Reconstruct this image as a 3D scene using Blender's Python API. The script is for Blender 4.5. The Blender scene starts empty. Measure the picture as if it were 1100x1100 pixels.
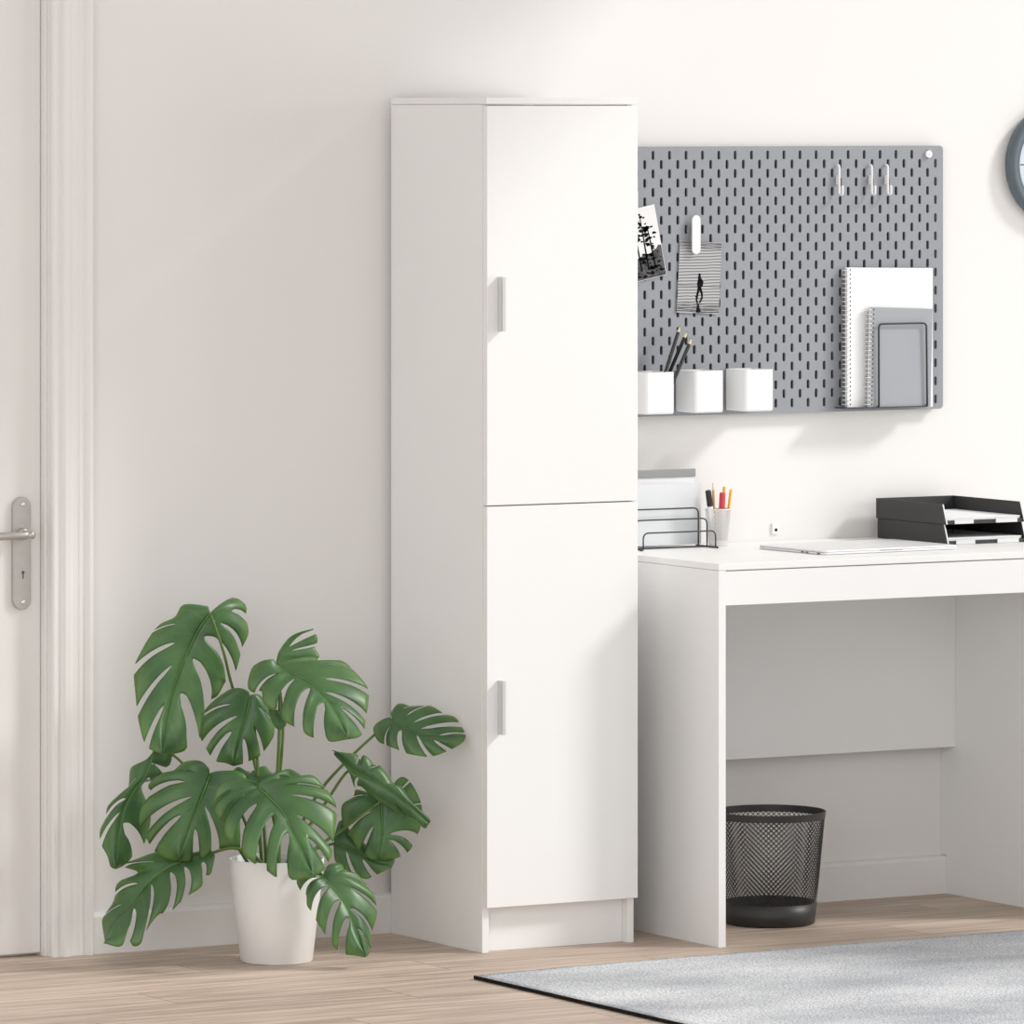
import bpy, bmesh, math, random
from mathutils import Vector, Matrix
random.seed(7)
SC = bpy.context.scene
COL = SC.collection
PI = math.pi

# ------------------------------------------------------------------ camera
F = 7087.0                       # focal length in pixels of the 1100 px frame
TH = math.radians(30.05)         # camera looks this far to the right of the wall normal
VH = 118.0                       # horizon row
CAM = Vector((-6.89696, -12.46289, 1.7746))
FWD = Vector((math.sin(TH), math.cos(TH), 0))
RT = Vector((math.cos(TH), -math.sin(TH), 0))
UP = Vector((0, 0, 1))
cam = bpy.data.objects.new('camera', bpy.data.cameras.new('camera'))
COL.objects.link(cam)
cam.location = CAM
cam.rotation_euler = (PI / 2, 0, -TH)
cam.data.sensor_width = 36
cam.data.lens = F / 1100 * 36
cam.data.shift_y = -(550 - VH) / 1100
cam.data.clip_end = 100
SC.camera = cam


# ------------------------------------------------------------------ materials
def mat(name, col, rough=0.5, spec=0.5, metal=0.0, noise=0.02, nscale=6.0, bump=0.0, bscale=200.0, trans=0.0, sss=0.0, coat=0.0):
    m = bpy.data.materials.new(name)
    m.use_nodes = True
    nt = m.node_tree
    b = nt.nodes['Principled BSDF']
    b.inputs['Roughness'].default_value = rough
    b.inputs['Specular IOR Level'].default_value = spec
    b.inputs['Metallic'].default_value = metal
    b.inputs['Coat Weight'].default_value = coat
    b.inputs['Transmission Weight'].default_value = trans
    tc = nt.nodes.new('ShaderNodeTexCoord')
    nz = nt.nodes.new('ShaderNodeTexNoise')
    nz.inputs['Scale'].default_value = nscale
    nz.inputs['Detail'].default_value = 3
    nt.links.new(tc.outputs['Object'], nz.inputs['Vector'])
    rp = nt.nodes.new('ShaderNodeValToRGB')
    lo = [max(0, c * (1 - noise)) for c in col]
    hi = [min(1, c * (1 + noise)) for c in col]
    rp.color_ramp.elements[0].position = 0.3
    rp.color_ramp.elements[1].position = 0.7
    rp.color_ramp.elements[0].color = (*lo, 1)
    rp.color_ramp.elements[1].color = (*hi, 1)
    nt.links.new(nz.outputs['Fac'], rp.inputs['Fac'])
    nt.links.new(rp.outputs['Color'], b.inputs['Base Color'])
    if bump:
        n2 = nt.nodes.new('ShaderNodeTexNoise')
        n2.inputs['Scale'].default_value = bscale
        nt.links.new(tc.outputs['Object'], n2.inputs['Vector'])
        bp = nt.nodes.new('ShaderNodeBump')
        bp.inputs['Strength'].default_value = bump
        bp.inputs['Distance'].default_value = 0.002
        nt.links.new(n2.outputs['Fac'], bp.inputs['Height'])
        nt.links.new(bp.outputs['Normal'], b.inputs['Normal'])
    return m


M = {}
M['wall'] = mat('wall_paint', (0.84, 0.825, 0.81), 0.85, 0.2, noise=0.008, nscale=2, bump=0.05, bscale=150)
M['trim'] = mat('trim_paint', (0.84, 0.825, 0.81), 0.45, 0.4, noise=0.008)
M['door'] = mat('door_paint', (0.82, 0.80, 0.78), 0.5, 0.4, noise=0.008)
M['white'] = mat('white_laminate', (0.885, 0.882, 0.875), 0.42, 0.4, noise=0.006)
M['white_plastic'] = mat('white_plastic', (0.88, 0.88, 0.88), 0.35, 0.5, noise=0.005)
M['dark'] = mat('dark_gap', (0.03, 0.03, 0.03), 0.9, 0.1)
M['handle'] = mat('satin_aluminium_handle', (0.66, 0.66, 0.655), 0.38, 0.5, metal=0.35, noise=0.01)
M['nickel'] = mat('brushed_nickel', (0.52, 0.505, 0.475), 0.4, 0.5, metal=0.7, noise=0.03, nscale=60)
M['chrome'] = mat('bright_nickel', (0.85, 0.84, 0.82), 0.2, 0.5, metal=0.9)
M['peg'] = mat('pegboard_grey', (0.305, 0.32, 0.345), 0.55, 0.3, noise=0.015)
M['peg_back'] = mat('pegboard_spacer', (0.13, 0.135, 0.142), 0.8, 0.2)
M['black_wire'] = mat('black_wire', (0.03, 0.031, 0.034), 0.4, 0.5)
M['basket'] = mat('black_basket_metal', (0.028, 0.026, 0.025), 0.42, 0.5, noise=0.1, nscale=30)
M['charcoal'] = mat('charcoal_plastic', (0.035, 0.035, 0.036), 0.5, 0.4)
M['tray_lip'] = mat('tray_edge_light', (0.70, 0.70, 0.70), 0.5, 0.4)
M['paper'] = mat('paper_white', (0.88, 0.885, 0.89), 0.8, 0.2, noise=0.005)
M['folder'] = mat('folder_pale_grey', (0.74, 0.76, 0.78), 0.45, 0.4, noise=0.01)
M['greybar'] = mat('grey_binding_bar', (0.30, 0.305, 0.31), 0.45, 0.4)
M['nb_grey'] = mat('notebook_grey', (0.365, 0.38, 0.405), 0.6, 0.3)
M['spiral'] = mat('spiral_wire', (0.72, 0.72, 0.72), 0.3, 0.5, metal=0.6)
M['black_pen'] = mat('black_lacquer', (0.012, 0.012, 0.013), 0.35, 0.5)
M['wood_tip'] = mat('pale_wood', (0.72, 0.60, 0.36), 0.7, 0.2, noise=0.08, nscale=80)
M['yellow'] = mat('yellow_lacquer', (0.85, 0.46, 0.03), 0.35, 0.5)
M['amber'] = mat('amber_wood', (0.62, 0.33, 0.10), 0.5, 0.4)
M['red'] = mat('red_cap', (0.62, 0.055, 0.07), 0.35, 0.5)
M['mesh_white'] = mat('white_mesh', (0.78, 0.775, 0.77), 0.4, 0.5)
M['laptop'] = mat('silver_laptop', (0.80, 0.80, 0.81), 0.38, 0.5, metal=0.15)
M['laptop_key'] = mat('laptop_port', (0.05, 0.05, 0.055), 0.5, 0.4)
M['clock_rim'] = mat('clock_rim_slate', (0.10, 0.13, 0.155), 0.4, 0.5)
M['clock_face'] = mat('clock_face_pale', (0.66, 0.72, 0.80), 0.4, 0.4)
M['pot'] = mat('white_ceramic', (0.88, 0.87, 0.855), 0.35, 0.5, noise=0.01)
M['soil'] = mat('dark_soil', (0.035, 0.025, 0.018), 0.95, 0.1, noise=0.5, nscale=60, bump=0.8, bscale=120)
M['stem'] = mat('green_stem', (0.10, 0.17, 0.035), 0.45, 0.4, noise=0.25, nscale=12)
M['midrib'] = mat('pale_midrib', (0.10, 0.20, 0.055), 0.45, 0.4, noise=0.15, nscale=20)
M['photo_white'] = mat('photo_print_white', (0.82, 0.82, 0.82), 0.4, 0.4)
M['ink'] = mat('photo_ink_black', (0.010, 0.010, 0.011), 0.8, 0.08)
M['ink_grey'] = mat('photo_ink_grey', (0.10, 0.10, 0.105), 0.8, 0.08, noise=0.5, nscale=70)
M['rug_edge'] = mat('rug_binding_black', (0.018, 0.016, 0.015), 0.9, 0.1, noise=0.5, nscale=90, bump=0.6, bscale=300)


def wood_floor():
    m = bpy.data.materials.new('oak_plank_floor')
    m.use_nodes = True
    nt = m.node_tree
    N, L = nt.nodes, nt.links
    b = N['Principled BSDF']
    b.inputs['Specular IOR Level'].default_value = 0.35
    tc = N.new('ShaderNodeTexCoord')
    sx = N.new('ShaderNodeSeparateXYZ')
    L.new(tc.outputs['Object'], sx.inputs[0])

    def math_n(op, a, bb=None, c=None):
        n = N.new('ShaderNodeMath')
        n.operation = op
        for i, q in enumerate((a, bb, c)):
            if q is None:
                continue
            if isinstance(q, (int, float)):
                n.inputs[i].default_value = q
            else:
                L.new(q, n.inputs[i])
        return n.outputs[0]
    W, LEN = 0.175, 1.18
    yy = math_n('DIVIDE', math_n('ADD', sx.outputs['Y'], 0.09), W)
    row = math_n('FLOOR', yy)
    fy = math_n('FRACT', yy)
    shift = math_n('FRACT', math_n('MULTIPLY', row, 0.387))
    xx = math_n('ADD', math_n('DIVIDE', sx.outputs['X'], LEN), math_n('ADD', shift, 0.32))
    colx = math_n('FLOOR', xx)
    fx = math_n('FRACT', xx)
    cmb = N.new('ShaderNodeCombineXYZ')
    L.new(row, cmb.inputs[0]); L.new(colx, cmb.inputs[1])
    wn = N.new('ShaderNodeTexWhiteNoise')
    wn.noise_dimensions = '2D'
    L.new(cmb.outputs[0], wn.inputs['Vector'])
    # grain stretched along the plank
    mp = N.new('ShaderNodeMapping')
    mp.inputs['Scale'].default_value = (1.6, 26, 1)
    L.new(tc.outputs['Object'], mp.inputs['Vector'])
    addv = N.new('ShaderNodeVectorMath')
    addv.operation = 'ADD'
    sc = N.new('ShaderNodeVectorMath')
    sc.operation = 'SCALE'
    sc.inputs['Scale'].default_value = 17
    L.new(wn.outputs['Color'], sc.inputs[0])
    L.new(mp.outputs[0], addv.inputs[0]); L.new(sc.outputs[0], addv.inputs[1])
    gr = N.new('ShaderNodeTexNoise')
    gr.inputs['Scale'].default_value = 2.2
    gr.inputs['Detail'].default_value = 6
    gr.inputs['Distortion'].default_value = 0.6
    L.new(addv.outputs[0], gr.inputs['Vector'])
    rp = N.new('ShaderNodeValToRGB')
    rp.color_ramp.elements[0].position = 0.28
    rp.color_ramp.elements[0].color = (0.38, 0.288, 0.222, 1)
    rp.color_ramp.elements[1].position = 0.72
    rp.color_ramp.elements[1].color = (0.68, 0.56, 0.465, 1)
    L.new(gr.outputs['Fac'], rp.inputs['Fac'])
    hv = N.new('ShaderNodeHueSaturation')
    L.new(rp.outputs['Color'], hv.inputs['Color'])
    L.new(math_n('ADD', math_n('MULTIPLY', wn.outputs['Value'], 0.28), 0.87), hv.inputs['Value'])
    # seams
    ey = math_n('MINIMUM', fy, math_n('SUBTRACT', 1, fy))
    ex = math_n('MULTIPLY', math_n('MINIMUM', fx, math_n('SUBTRACT', 1, fx)), LEN / W)
    seam = math_n('LESS_THAN', math_n('MINIMUM', ex, ey), 0.008)
    mx = N.new('ShaderNodeMix')
    mx.data_type = 'RGBA'
    L.new(math_n('MULTIPLY', seam, 0.55), mx.inputs['Factor'])
    L.new(hv.outputs['Color'], mx.inputs[6])
    mx.inputs[7].default_value = (0.10, 0.065, 0.04, 1)
    L.new(mx.outputs[2], b.inputs['Base Color'])
    L.new(math_n('ADD', math_n('MULTIPLY', gr.outputs['Fac'], 0.2), 0.42), b.inputs['Roughness'])
    bp = N.new('ShaderNodeBump')
    bp.inputs['Strength'].default_value = 0.12
    bp.inputs['Distance'].default_value = 0.002
    L.new(math_n('SUBTRACT', gr.outputs['Fac'], seam), bp.inputs['Height'])
    L.new(bp.outputs['Normal'], b.inputs['Normal'])
    return m


def rug_mat():
    m = bpy.data.materials.new('grey_worn_rug')
    m.use_nodes = True
    nt = m.node_tree
    N, L = nt.nodes, nt.links
    b = N['Principled BSDF']
    b.inputs['Roughness'].default_value = 0.79
    b.inputs['Specular IOR Level'].default_value = 0.1
    tc = N.new('ShaderNodeTexCoord')
    big = N.new('ShaderNodeTexNoise'); big.inputs['Scale'].default_value = 3.2; big.inputs['Detail'].default_value = 5
    fine = N.new('ShaderNodeTexNoise'); fine.inputs['Scale'].default_value = 210; fine.inputs['Detail'].default_value = 2
    mp = N.new('ShaderNodeMapping'); mp.inputs['Scale'].default_value = (0.7, 1.3, 1)
    L.new(tc.outputs['Object'], mp.inputs['Vector'])
    L.new(mp.outputs[0], big.inputs['Vector'])
    L.new(tc.outputs['Object'], fine.inputs['Vector'])
    r1 = N.new('ShaderNodeValToRGB')
    r1.color_ramp.elements[0].position = 0.32; r1.color_ramp.elements[0].color = (0.50, 0.525, 0.565, 1)
    r1.color_ramp.elements[1].position = 0.68; r1.color_ramp.elements[1].color = (0.85, 0.87, 0.885, 1)
    L.new(big.outputs['Fac'], r1.inputs['Fac'])
    r2 = N.new('ShaderNodeValToRGB')
    r2.color_ramp.elements[0].position = 0.33; r2.color_ramp.elements[0].color = (0.30, 0.30, 0.32, 1)
    r2.color_ramp.elements[1].position = 0.56; r2.color_ramp.elements[1].color = (1, 1, 1, 1)
    L.new(fine.outputs['Fac'], r2.inputs['Fac'])
    mx = N.new('ShaderNodeMix'); mx.data_type = 'RGBA'; mx.blend_type = 'MULTIPLY'
    mx.inputs['Factor'].default_value = 0.75
    L.new(r1.outputs['Color'], mx.inputs[6]); L.new(r2.outputs['Color'], mx.inputs[7])
    L.new(mx.outputs[2], b.inputs['Base Color'])
    bp = N.new('ShaderNodeBump'); bp.inputs['Strength'].default_value = 0.7; bp.inputs['Distance'].default_value = 0.004
    L.new(fine.outputs['Fac'], bp.inputs['Height'])
    L.new(bp.outputs['Normal'], b.inputs['Normal'])
    return m


def leaf_mat():
    m = bpy.data.materials.new('monstera_leaf')
    m.use_nodes = True
    nt = m.node_tree
    N, L = nt.nodes, nt.links
    b = N['Principled BSDF']
    b.inputs['Roughness'].default_value = 0.43
    b.inputs['Coat Weight'].default_value = 0.35
    b.inputs['Coat Roughness'].default_value = 0.36
    b.inputs['Specular IOR Level'].default_value = 0.5
    uv = N.new('ShaderNodeUVMap')
    sx = N.new('ShaderNodeSeparateXYZ')
    L.new(uv.outputs[0], sx.inputs[0])
    tc = N.new('ShaderNodeTexCoord')
    nz = N.new('ShaderNodeTexNoise'); nz.inputs['Scale'].default_value = 14; nz.inputs['Detail'].default_value = 4
    L.new(tc.outputs['Object'], nz.inputs['Vector'])
    rp = N.new('ShaderNodeValToRGB')
    rp.color_ramp.elements[0].position = 0.3; rp.color_ramp.elements[0].color = (0.042, 0.118, 0.036, 1)
    rp.color_ramp.elements[1].position = 0.75; rp.color_ramp.elements[1].color = (0.096, 0.225, 0.064, 1)
    L.new(nz.outputs['Fac'], rp.inputs['Fac'])

    def mn(op, a, bb):
        n = N.new('ShaderNodeMath'); n.operation = op
        for i, q in enumerate((a, bb)):
            if isinstance(q, (int, float)):
                n.inputs[i].default_value = q
            else:
                L.new(q, n.inputs[i])
        return n.outputs[0]
    # yellower towards the lobe ends
    edge = N.new('ShaderNodeMapRange')
    edge.inputs['From Min'].default_value = 0.72; edge.inputs['From Max'].default_value = 1.05
    L.new(sx.outputs['Y'], edge.inputs['Value'])
    m1 = N.new('ShaderNodeMix'); m1.data_type = 'RGBA'
    L.new(mn('MULTIPLY', edge.outputs[0], 0.55), m1.inputs['Factor'])
    L.new(rp.outputs['Color'], m1.inputs[6]); m1.inputs[7].default_value = (0.19, 0.34, 0.075, 1)
    # a soft vein down the middle of each lobe
    vein = mn('LESS_THAN', mn('ABSOLUTE', mn('SUBTRACT', sx.outputs['X'], 0.5), 0), 0.025)
    m2 = N.new('ShaderNodeMix'); m2.data_type = 'RGBA'
    L.new(mn('MULTIPLY', vein, 0.22), m2.inputs['Factor'])
    L.new(m1.outputs[2], m2.inputs[6]); m2.inputs[7].default_value = (0.15, 0.29, 0.10, 1)
    L.new(m2.outputs[2], b.inputs['Base Color'])
    tr = N.new('ShaderNodeBsdfTranslucent'); tr.inputs['Color'].default_value = (0.17, 0.36, 0.05, 1)
    ms = N.new('ShaderNodeMixShader'); ms.inputs[0].default_value = 0.20
    L.new(b.outputs[0], ms.inputs[1]); L.new(tr.outputs[0], ms.inputs[2])
    L.new(ms.outputs[0], N['Material Output'].inputs['Surface'])
    # gentle quilting across the lobes
    wv = mn('ABSOLUTE', mn('SUBTRACT', sx.outputs['X'], 0.5), 0)
    bp = N.new('ShaderNodeBump'); bp.inputs['Strength'].default_value = 0.25; bp.inputs['Distance'].default_value = 0.004
    L.new(mn('ADD', wv, nz.outputs['Fac']), bp.inputs['Height'])
    L.new(bp.outputs['Normal'], b.inputs['Normal'])
    return m


def wave_photo_mat():
    m = bpy.data.materials.new('photo_rippled_water')
    m.use_nodes = True
    nt = m.node_tree
    N, L = nt.nodes, nt.links
    b = N['Principled BSDF']
    b.inputs['Roughness'].default_value = 0.4
    tc = N.new('ShaderNodeTexCoord')
    mp = N.new('ShaderNodeMapping')
    mp.inputs['Rotation'].default_value = (0, math.radians(4), 0)
    L.new(tc.outputs['Object'], mp.inputs['Vector'])
    w = N.new('ShaderNodeTexWave')
    w.wave_type = 'BANDS'; w.bands_direction = 'Z'
    w.inputs['Scale'].default_value = 48; w.inputs['Distortion'].default_value = 3.0
    w.inputs['Detail'].default_value = 2; w.inputs['Detail Scale'].default_value = 0.35
    L.new(mp.outputs[0], w.inputs['Vector'])
    rp = N.new('ShaderNodeValToRGB')
    rp.color_ramp.elements[0].position = 0.08; rp.color_ramp.elements[0].color = (0.13, 0.13, 0.135, 1)
    rp.color_ramp.elements[1].position = 0.5; rp.color_ramp.elements[1].color = (0.47, 0.47, 0.48, 1)
    L.new(w.outputs['Fac'], rp.inputs['Fac'])
    L.new(rp.outputs['Color'], b.inputs['Base Color'])
    return m


M['floor'] = wood_floor()
M['rug'] = rug_mat()
M['leaf'] = leaf_mat()
M['waves'] = wave_photo_mat()


# ------------------------------------------------------------------ helpers
def link(name, me, m, parent=None, smooth=False, bevel=0.0, seg=2, angle=35):
    o = bpy.data.objects.new(name, me)
    COL.objects.link(o)
    if m is not None:
        me.materials.append(m)
    if smooth:
        for p in me.polygons:
            p.use_smooth = True
    if bevel:
        md = o.modifiers.new('bevel', 'BEVEL')
        md.width = bevel; md.segments = seg; md.limit_method = 'ANGLE'; md.angle_limit = math.radians(angle)
    if parent is not None:
        o.parent = parent
    return o


def obj(name, bm, m, parent=None, **k):
    me = bpy.data.meshes.new(name)
    bmesh.ops.recalc_face_normals(bm, faces=bm.faces)
    bm.to_mesh(me)
    bm.free()
    return link(name, me, m, parent, **k)


def tag(o, label, cat, group=None, kind=None):
    o['label'] = label; o['category'] = cat
    if group: o['group'] = group
    if kind: o['kind'] = kind
    return o


def thing(name, label, cat, loc=(0, 0, 0), rz=0.0, group=None):
    o = bpy.data.objects.new(name, None)
    COL.objects.link(o)
    o.empty_display_size = 0.05
    o.location = loc; o.rotation_euler = (0, 0, rz)
    return tag(o, label, cat, group)


def struct(o, label=None):
    o['kind'] = 'structure'
    if label:
        o['label'] = label
        o['category'] = {'d': 'door', 'w': 'wall', 'f': 'floor', 'b': 'baseboard', 't': 'door frame'}[o.name[0]]
    return o


def copy_tree(o, parent=None):
    c = o.copy()
    COL.objects.link(c)
    if parent is not None:
        c.parent = parent
    for ch in list(o.children):
        copy_tree(ch, c)
    return c


def box(bm, x0, x1, y0, y1, z0, z1, mtx=None):
    v = [bm.verts.new(p) for p in ((x0, y0, z0), (x1, y0, z0), (x1, y1, z0), (x0, y1, z0), (x0, y0, z1), (x1, y0, z1), (x1, y1, z1), (x0, y1, z1))]
    if mtx is not None:
        for q in v:
            q.co = mtx @ q.co
    for f in ((0, 3, 2, 1), (4, 5, 6, 7), (0, 1, 5, 4), (1, 2, 6, 5), (2, 3, 7, 6), (3, 0, 4, 7)):
        bm.faces.new([v[i] for i in f])
    return v


def BM():
    return bmesh.new()


def boxobj(name, m, parent, x0, x1, y0, y1, z0, z1, bevel=0.001, seg=2):
    bm = BM(); box(bm, x0, x1, y0, y1, z0, z1)
    return obj(name, bm, m, parent, bevel=bevel, seg=seg)


def catmull(pts, n=8, closed=False):
    pts = [Vector(p) for p in pts]
    if len(pts) < 3:
        return pts
    out = []
    m = len(pts)
    rng = range(m) if closed else range(m - 1)
    for i in rng:
        if closed:
            a, b, c, d = pts[(i - 1) % m], pts[i], pts[(i + 1) % m], pts[(i + 2) % m]
        else:
            b, c = pts[i], pts[i + 1]
            a = pts[i - 1] if i else b * 2 - c
            d = pts[i + 2] if i + 2 < m else c * 2 - b
        for k in range(n):
            t = k / n
            out.append(0.5 * ((2 * b) + (c - a) * t + (2 * a - 5 * b + 4 * c - d) * t * t + (3 * b - a - 3 * c + d) * t ** 3))
    if not closed:
        out.append(pts[-1])
    return out


def round_path(pts, r, n=5, closed=False):
    """polyline with filleted corners"""
    pts = [Vector(p) for p in pts]
    out = []
    m = len(pts)
    for i, p in enumerate(pts):
        if not closed and (i == 0 or i == m - 1):
            out.append(p); continue
        a = pts[(i - 1) % m] - p; b = pts[(i + 1) % m] - p
        rr = min(r, a.length * 0.48, b.length * 0.48)
        s = p + a.normalized() * rr; e = p + b.normalized() * rr
        for k in range(n + 1):
            t = k / n
            out.append(s * (1 - t) ** 2 + p * 2 * t * (1 - t) + e * t * t)
    return out


def tube(bm, pts, r, seg=8, closed=False, r1=None, cap=True):
    pts = [Vector(p) for p in pts]
    n = len(pts)
    rings = []
    prev = None
    for i, p in enumerate(pts):
        if closed:
            t = pts[(i + 1) % n] - pts[i - 1]
        else:
            t = pts[min(i + 1, n - 1)] - pts[max(i - 1, 0)]
        t = t.normalized() if t.length > 1e-9 else Vector((0, 0, 1))
        if prev is None:
            ref = Vector((0, 0, 1)) if abs(t.z) < 0.9 else Vector((1, 0, 0))
            x = t.cross(ref).normalized()
        else:
            x = (prev - t * prev.dot(t)).normalized()
        prev = x
        y = t.cross(x)
        rr = r if r1 is None else r + (r1 - r) * i / max(1, n - 1)
        rings.append([bm.verts.new(p + (x * math.cos(a) + y * math.sin(a)) * rr) for a in (2 * PI * k / seg for k in range(seg))])
    for i in range(n if closed else n - 1):
        A, B = rings[i], rings[(i + 1) % n]
        for k in range(seg):
            bm.faces.new((A[k], A[(k + 1) % seg], B[(k + 1) % seg], B[k]))
    if cap and not closed:
        bm.faces.new(rings[0][::-1]); bm.faces.new(rings[-1])


def lathe(bm, prof, seg=64, loc=(0, 0, 0), mtx=None):
    """prof: closed or open list of (radius, z); r==0 points collapse to a pole"""
    rings = []
    L = Vector(loc)
    for r, z in prof:
        if r < 1e-6:
            rings.append([bm.verts.new(L + Vector((0, 0, z)))])
        else:
            rings.append([bm.verts.new(L + Vector((r * math.cos(2 * PI * k / seg), r * math.sin(2 * PI * k / seg), z))) for k in range(seg)])
    for A, B in zip(rings, rings[1:]):
        for k in range(seg):
            q = (k + 1) % seg
            if len(A) == 1 and len(B) == 1:
                continue
            if len(A) == 1:
                bm.faces.new((A[0], B[q], B[k]))
            elif len(B) == 1:
                bm.faces.new((A[k], A[q], B[0]))
            else:
                bm.faces.new((A[k], A[q], B[q], B[k]))
    if mtx is not None:
        for ring in rings:
            for v in ring:
                v.co = mtx @ v.co


def extrude_poly(bm, pts, vec):
    """flat polygon (list of 3-D points) given a thickness along vec"""
    vec = Vector(vec)
    a = [bm.verts.new(p) for p in pts]
    b = [bm.verts.new(Vector(p) + vec) for p in pts]
    bm.faces.new(a); bm.faces.new(b[::-1])
    n = len(a)
    for i in range(n):
        bm.faces.new((a[i], b[i], b[(i + 1) % n], a[(i + 1) % n]))


def rounded_rect(w, h, r, n=5):
    out = []
    for cx, cy, a0 in ((w / 2 - r, h / 2 - r, 0), (-w / 2 + r, h / 2 - r, 90), (-w / 2 + r, -h / 2 + r, 180), (w / 2 - r, -h / 2 + r, 270)):
        for k in range(n + 1):
            a = math.radians(a0 + 90 * k / n)
            out.append((cx + r * math.cos(a), cy + r * math.sin(a)))
    return out


# ------------------------------------------------------------------ the room
DX0, DX1, DTOP = -1.66, -0.8135, 2.12        # door opening
bm = BM()
box(bm, DX1, 3.6, 0, 0.14, 0, 2.90)
box(bm, -3.2, DX0, 0, 0.14, 0, 2.90)
box(bm, DX0, DX1, 0, 0.14, DTOP, 2.90)
struct(obj('wall_back', bm, M['wall']), 'plain off-white wall behind the cabinet and desk')
bm = BM()
box(bm, 1.75, 1.87, -1.80, -1.10, 0, 1.02)          # unseen block added right of the desk to shade the rug
struct(obj('wall_right', bm, M['wall']))
bm = BM()
box(bm, -3.2, 3.6, -7.5, 0.14, -0.06, 0)
struct(obj('floor', bm, M['floor']), 'pale oak plank floor')


bm = BM()
box(bm, -3.2, 1.50, -4.2, 0.14, 2.90, 3.0)  # unseen ceiling, added and ended short so its edge cuts the high sun
struct(obj('ceiling', bm, M['wall']))


def baseboard(bm, x0, x1):
    prof = [(0, 0), (-0.02, 0), (-0.02, 0.077), (-0.017, 0.083), (-0.012, 0.086), (0, 0.086)]
    extrude_poly(bm, [(x0, y, z) for y, z in prof], (x1 - x0, 0, 0))


bm = BM(); baseboard(bm, -0.7205, 3.6)
struct(obj('baseboard_back', bm, M['trim']), 'white baseboard along the foot of the back wall')
bm = BM(); baseboard(bm, -3.2, DX0 - 0.0935)
struct(obj('baseboard_left', bm, M['trim']), 'white baseboard left of the door')

# door casing: stepped profile, x measured from the opening outwards
CAS = [(0, 0.0), (0, -0.024), (0.003, -0.028), (0.011, -0.028), (0.0135, -0.024), (0.021, -0.0235), (0.024, -0.029), (0.028, -0.0325), (0.040, -0.032),
       (0.043, -0.028), (0.047, -0.0265), (0.060, -0.0265), (0.062, -0.0285), (0.067, -0.0285), (0.069, -0.026), (0.0755, -0.0265), (0.078, -0.030), (0.083, -0.034),
       (0.090, -0.034), (0.0935, -0.031), (0.0935, 0.0)]
bm = BM()
extrude_poly(bm, [(DX1 + x, y, 0) for x, y in CAS], (0, 0, DTOP + 0.0935))
extrude_poly(bm, [(DX0 - x, y, 0) for x, y in CAS], (0, 0, DTOP + 0.0935))
extrude_poly(bm, [(DX0 + 0.0002, y * 0.98, DTOP + x) for x, y in CAS], (DX1 - DX0 - 0.0004, 0, 0))
box(bm, DX1 - 0.006, DX1 + 0.0, 0.0, 0.14, 0, DTOP)
box(bm, DX0, DX0 + 0.006, 0.0, 0.14, 0, DTOP)
struct(obj('trim_1', bm, M['trim'], bevel=0.0006), 'white moulded casing around the door')

bm = BM()
DL0, DL1 = DX0 + 0.007, DX1 - 0.0068
box(bm, DL0, DL1, 0.016, 0.056, 0.006, DTOP - 0.004)
door = struct(obj('door_1', bm, M['door'], bevel=0.003, seg=3), 'off-white door with a long satin metal handle plate')
# long handle plate with rounded ends
zc, hw, hh = 0.846, 0.0205, 0.118
bm = BM()
px = -0.8685
pl = []
for k in range(13):
    a = PI * k / 12
    pl.append((px + hw * math.cos(a), zc + hh - hw + hw * math.sin(a)))
for k in range(13):
    a = PI + PI * k / 12
    pl.append((px + hw * math.cos(a), zc - hh + hw + hw * math.sin(a)))
extrude_poly(bm, [(x, 0.0155, z) for x, z in pl], (0, -0.010, 0))
plate = obj('door_handle', bm, M['nickel'], door, bevel=0.0022, seg=3)
plate['label'] = 'satin metal door handle on a long plate'
YB = 0.0055
bm = BM()
path = round_path([(px, YB, 0.887), (px, -0.034, 0.887), (px - 0.128, -0.036, 0.885)], 0.016, 8)
tube(bm, path, 0.0085, 14)
lathe(bm, [(0, 0), (0.0125, 0), (0.0125, 0.008), (0.010, 0.011), (0, 0.011)], 24, mtx=Matrix.Translation((px, YB, 0.887)) @ Matrix.Rotation(PI / 2, 4, 'X'))
lathe(bm, [(0, 0), (0.0085, 0), (0.0085, 0.0005), (0, 0.0035)], 20, mtx=Matrix.Translation((px, -0.041, 0.887)) @ Matrix.Rotation(PI / 2, 4, 'X'))
obj('lever', bm, M['nickel'], plate, smooth=True)
for z in (0.9485, 0.7435):
    bm = BM()
    lathe(bm, [(0, 0), (0.0048, 0), (0.0044, 0.0014), (0.0018, 0.002), (0, 0.0012)], 20, mtx=Matrix.Translation((px + 0.002, YB, z)) @ Matrix.Rotation(PI / 2, 4, 'X'))
    obj('screw', bm, M['chrome'], plate, smooth=True)
bm = BM()
lathe(bm, [(0, 0), (0.0035, 0), (0.0035, 0.0006), (0, 0.0006)], 16, mtx=Matrix.Translation((px + 0.002, YB, 0.806)) @ Matrix.Rotation(PI / 2, 4, 'X'))
box(bm, px + 0.0005, px + 0.0035, YB - 0.0006, YB, 0.793, 0.806)
obj('keyhole', bm, M['peg_back'], plate)

# ------------------------------------------------------------------ tall cabinet
CF, CD = -0.4159, -0.4339      # carcass front plane, door front plane
cabinet = thing('tall_cabinet', 'tall narrow white two-door cabinet standing on the floor between plant and desk', 'cabinet', (0.186, -0.22, 0))
CO = Vector(cabinet.location)


def cpart(name, bm, m, parent=cabinet, **k):
    off = CO if parent is cabinet else CO
    for v in bm.verts:
        v.co -= off
    return obj(name, bm, m, parent, **k)


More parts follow.
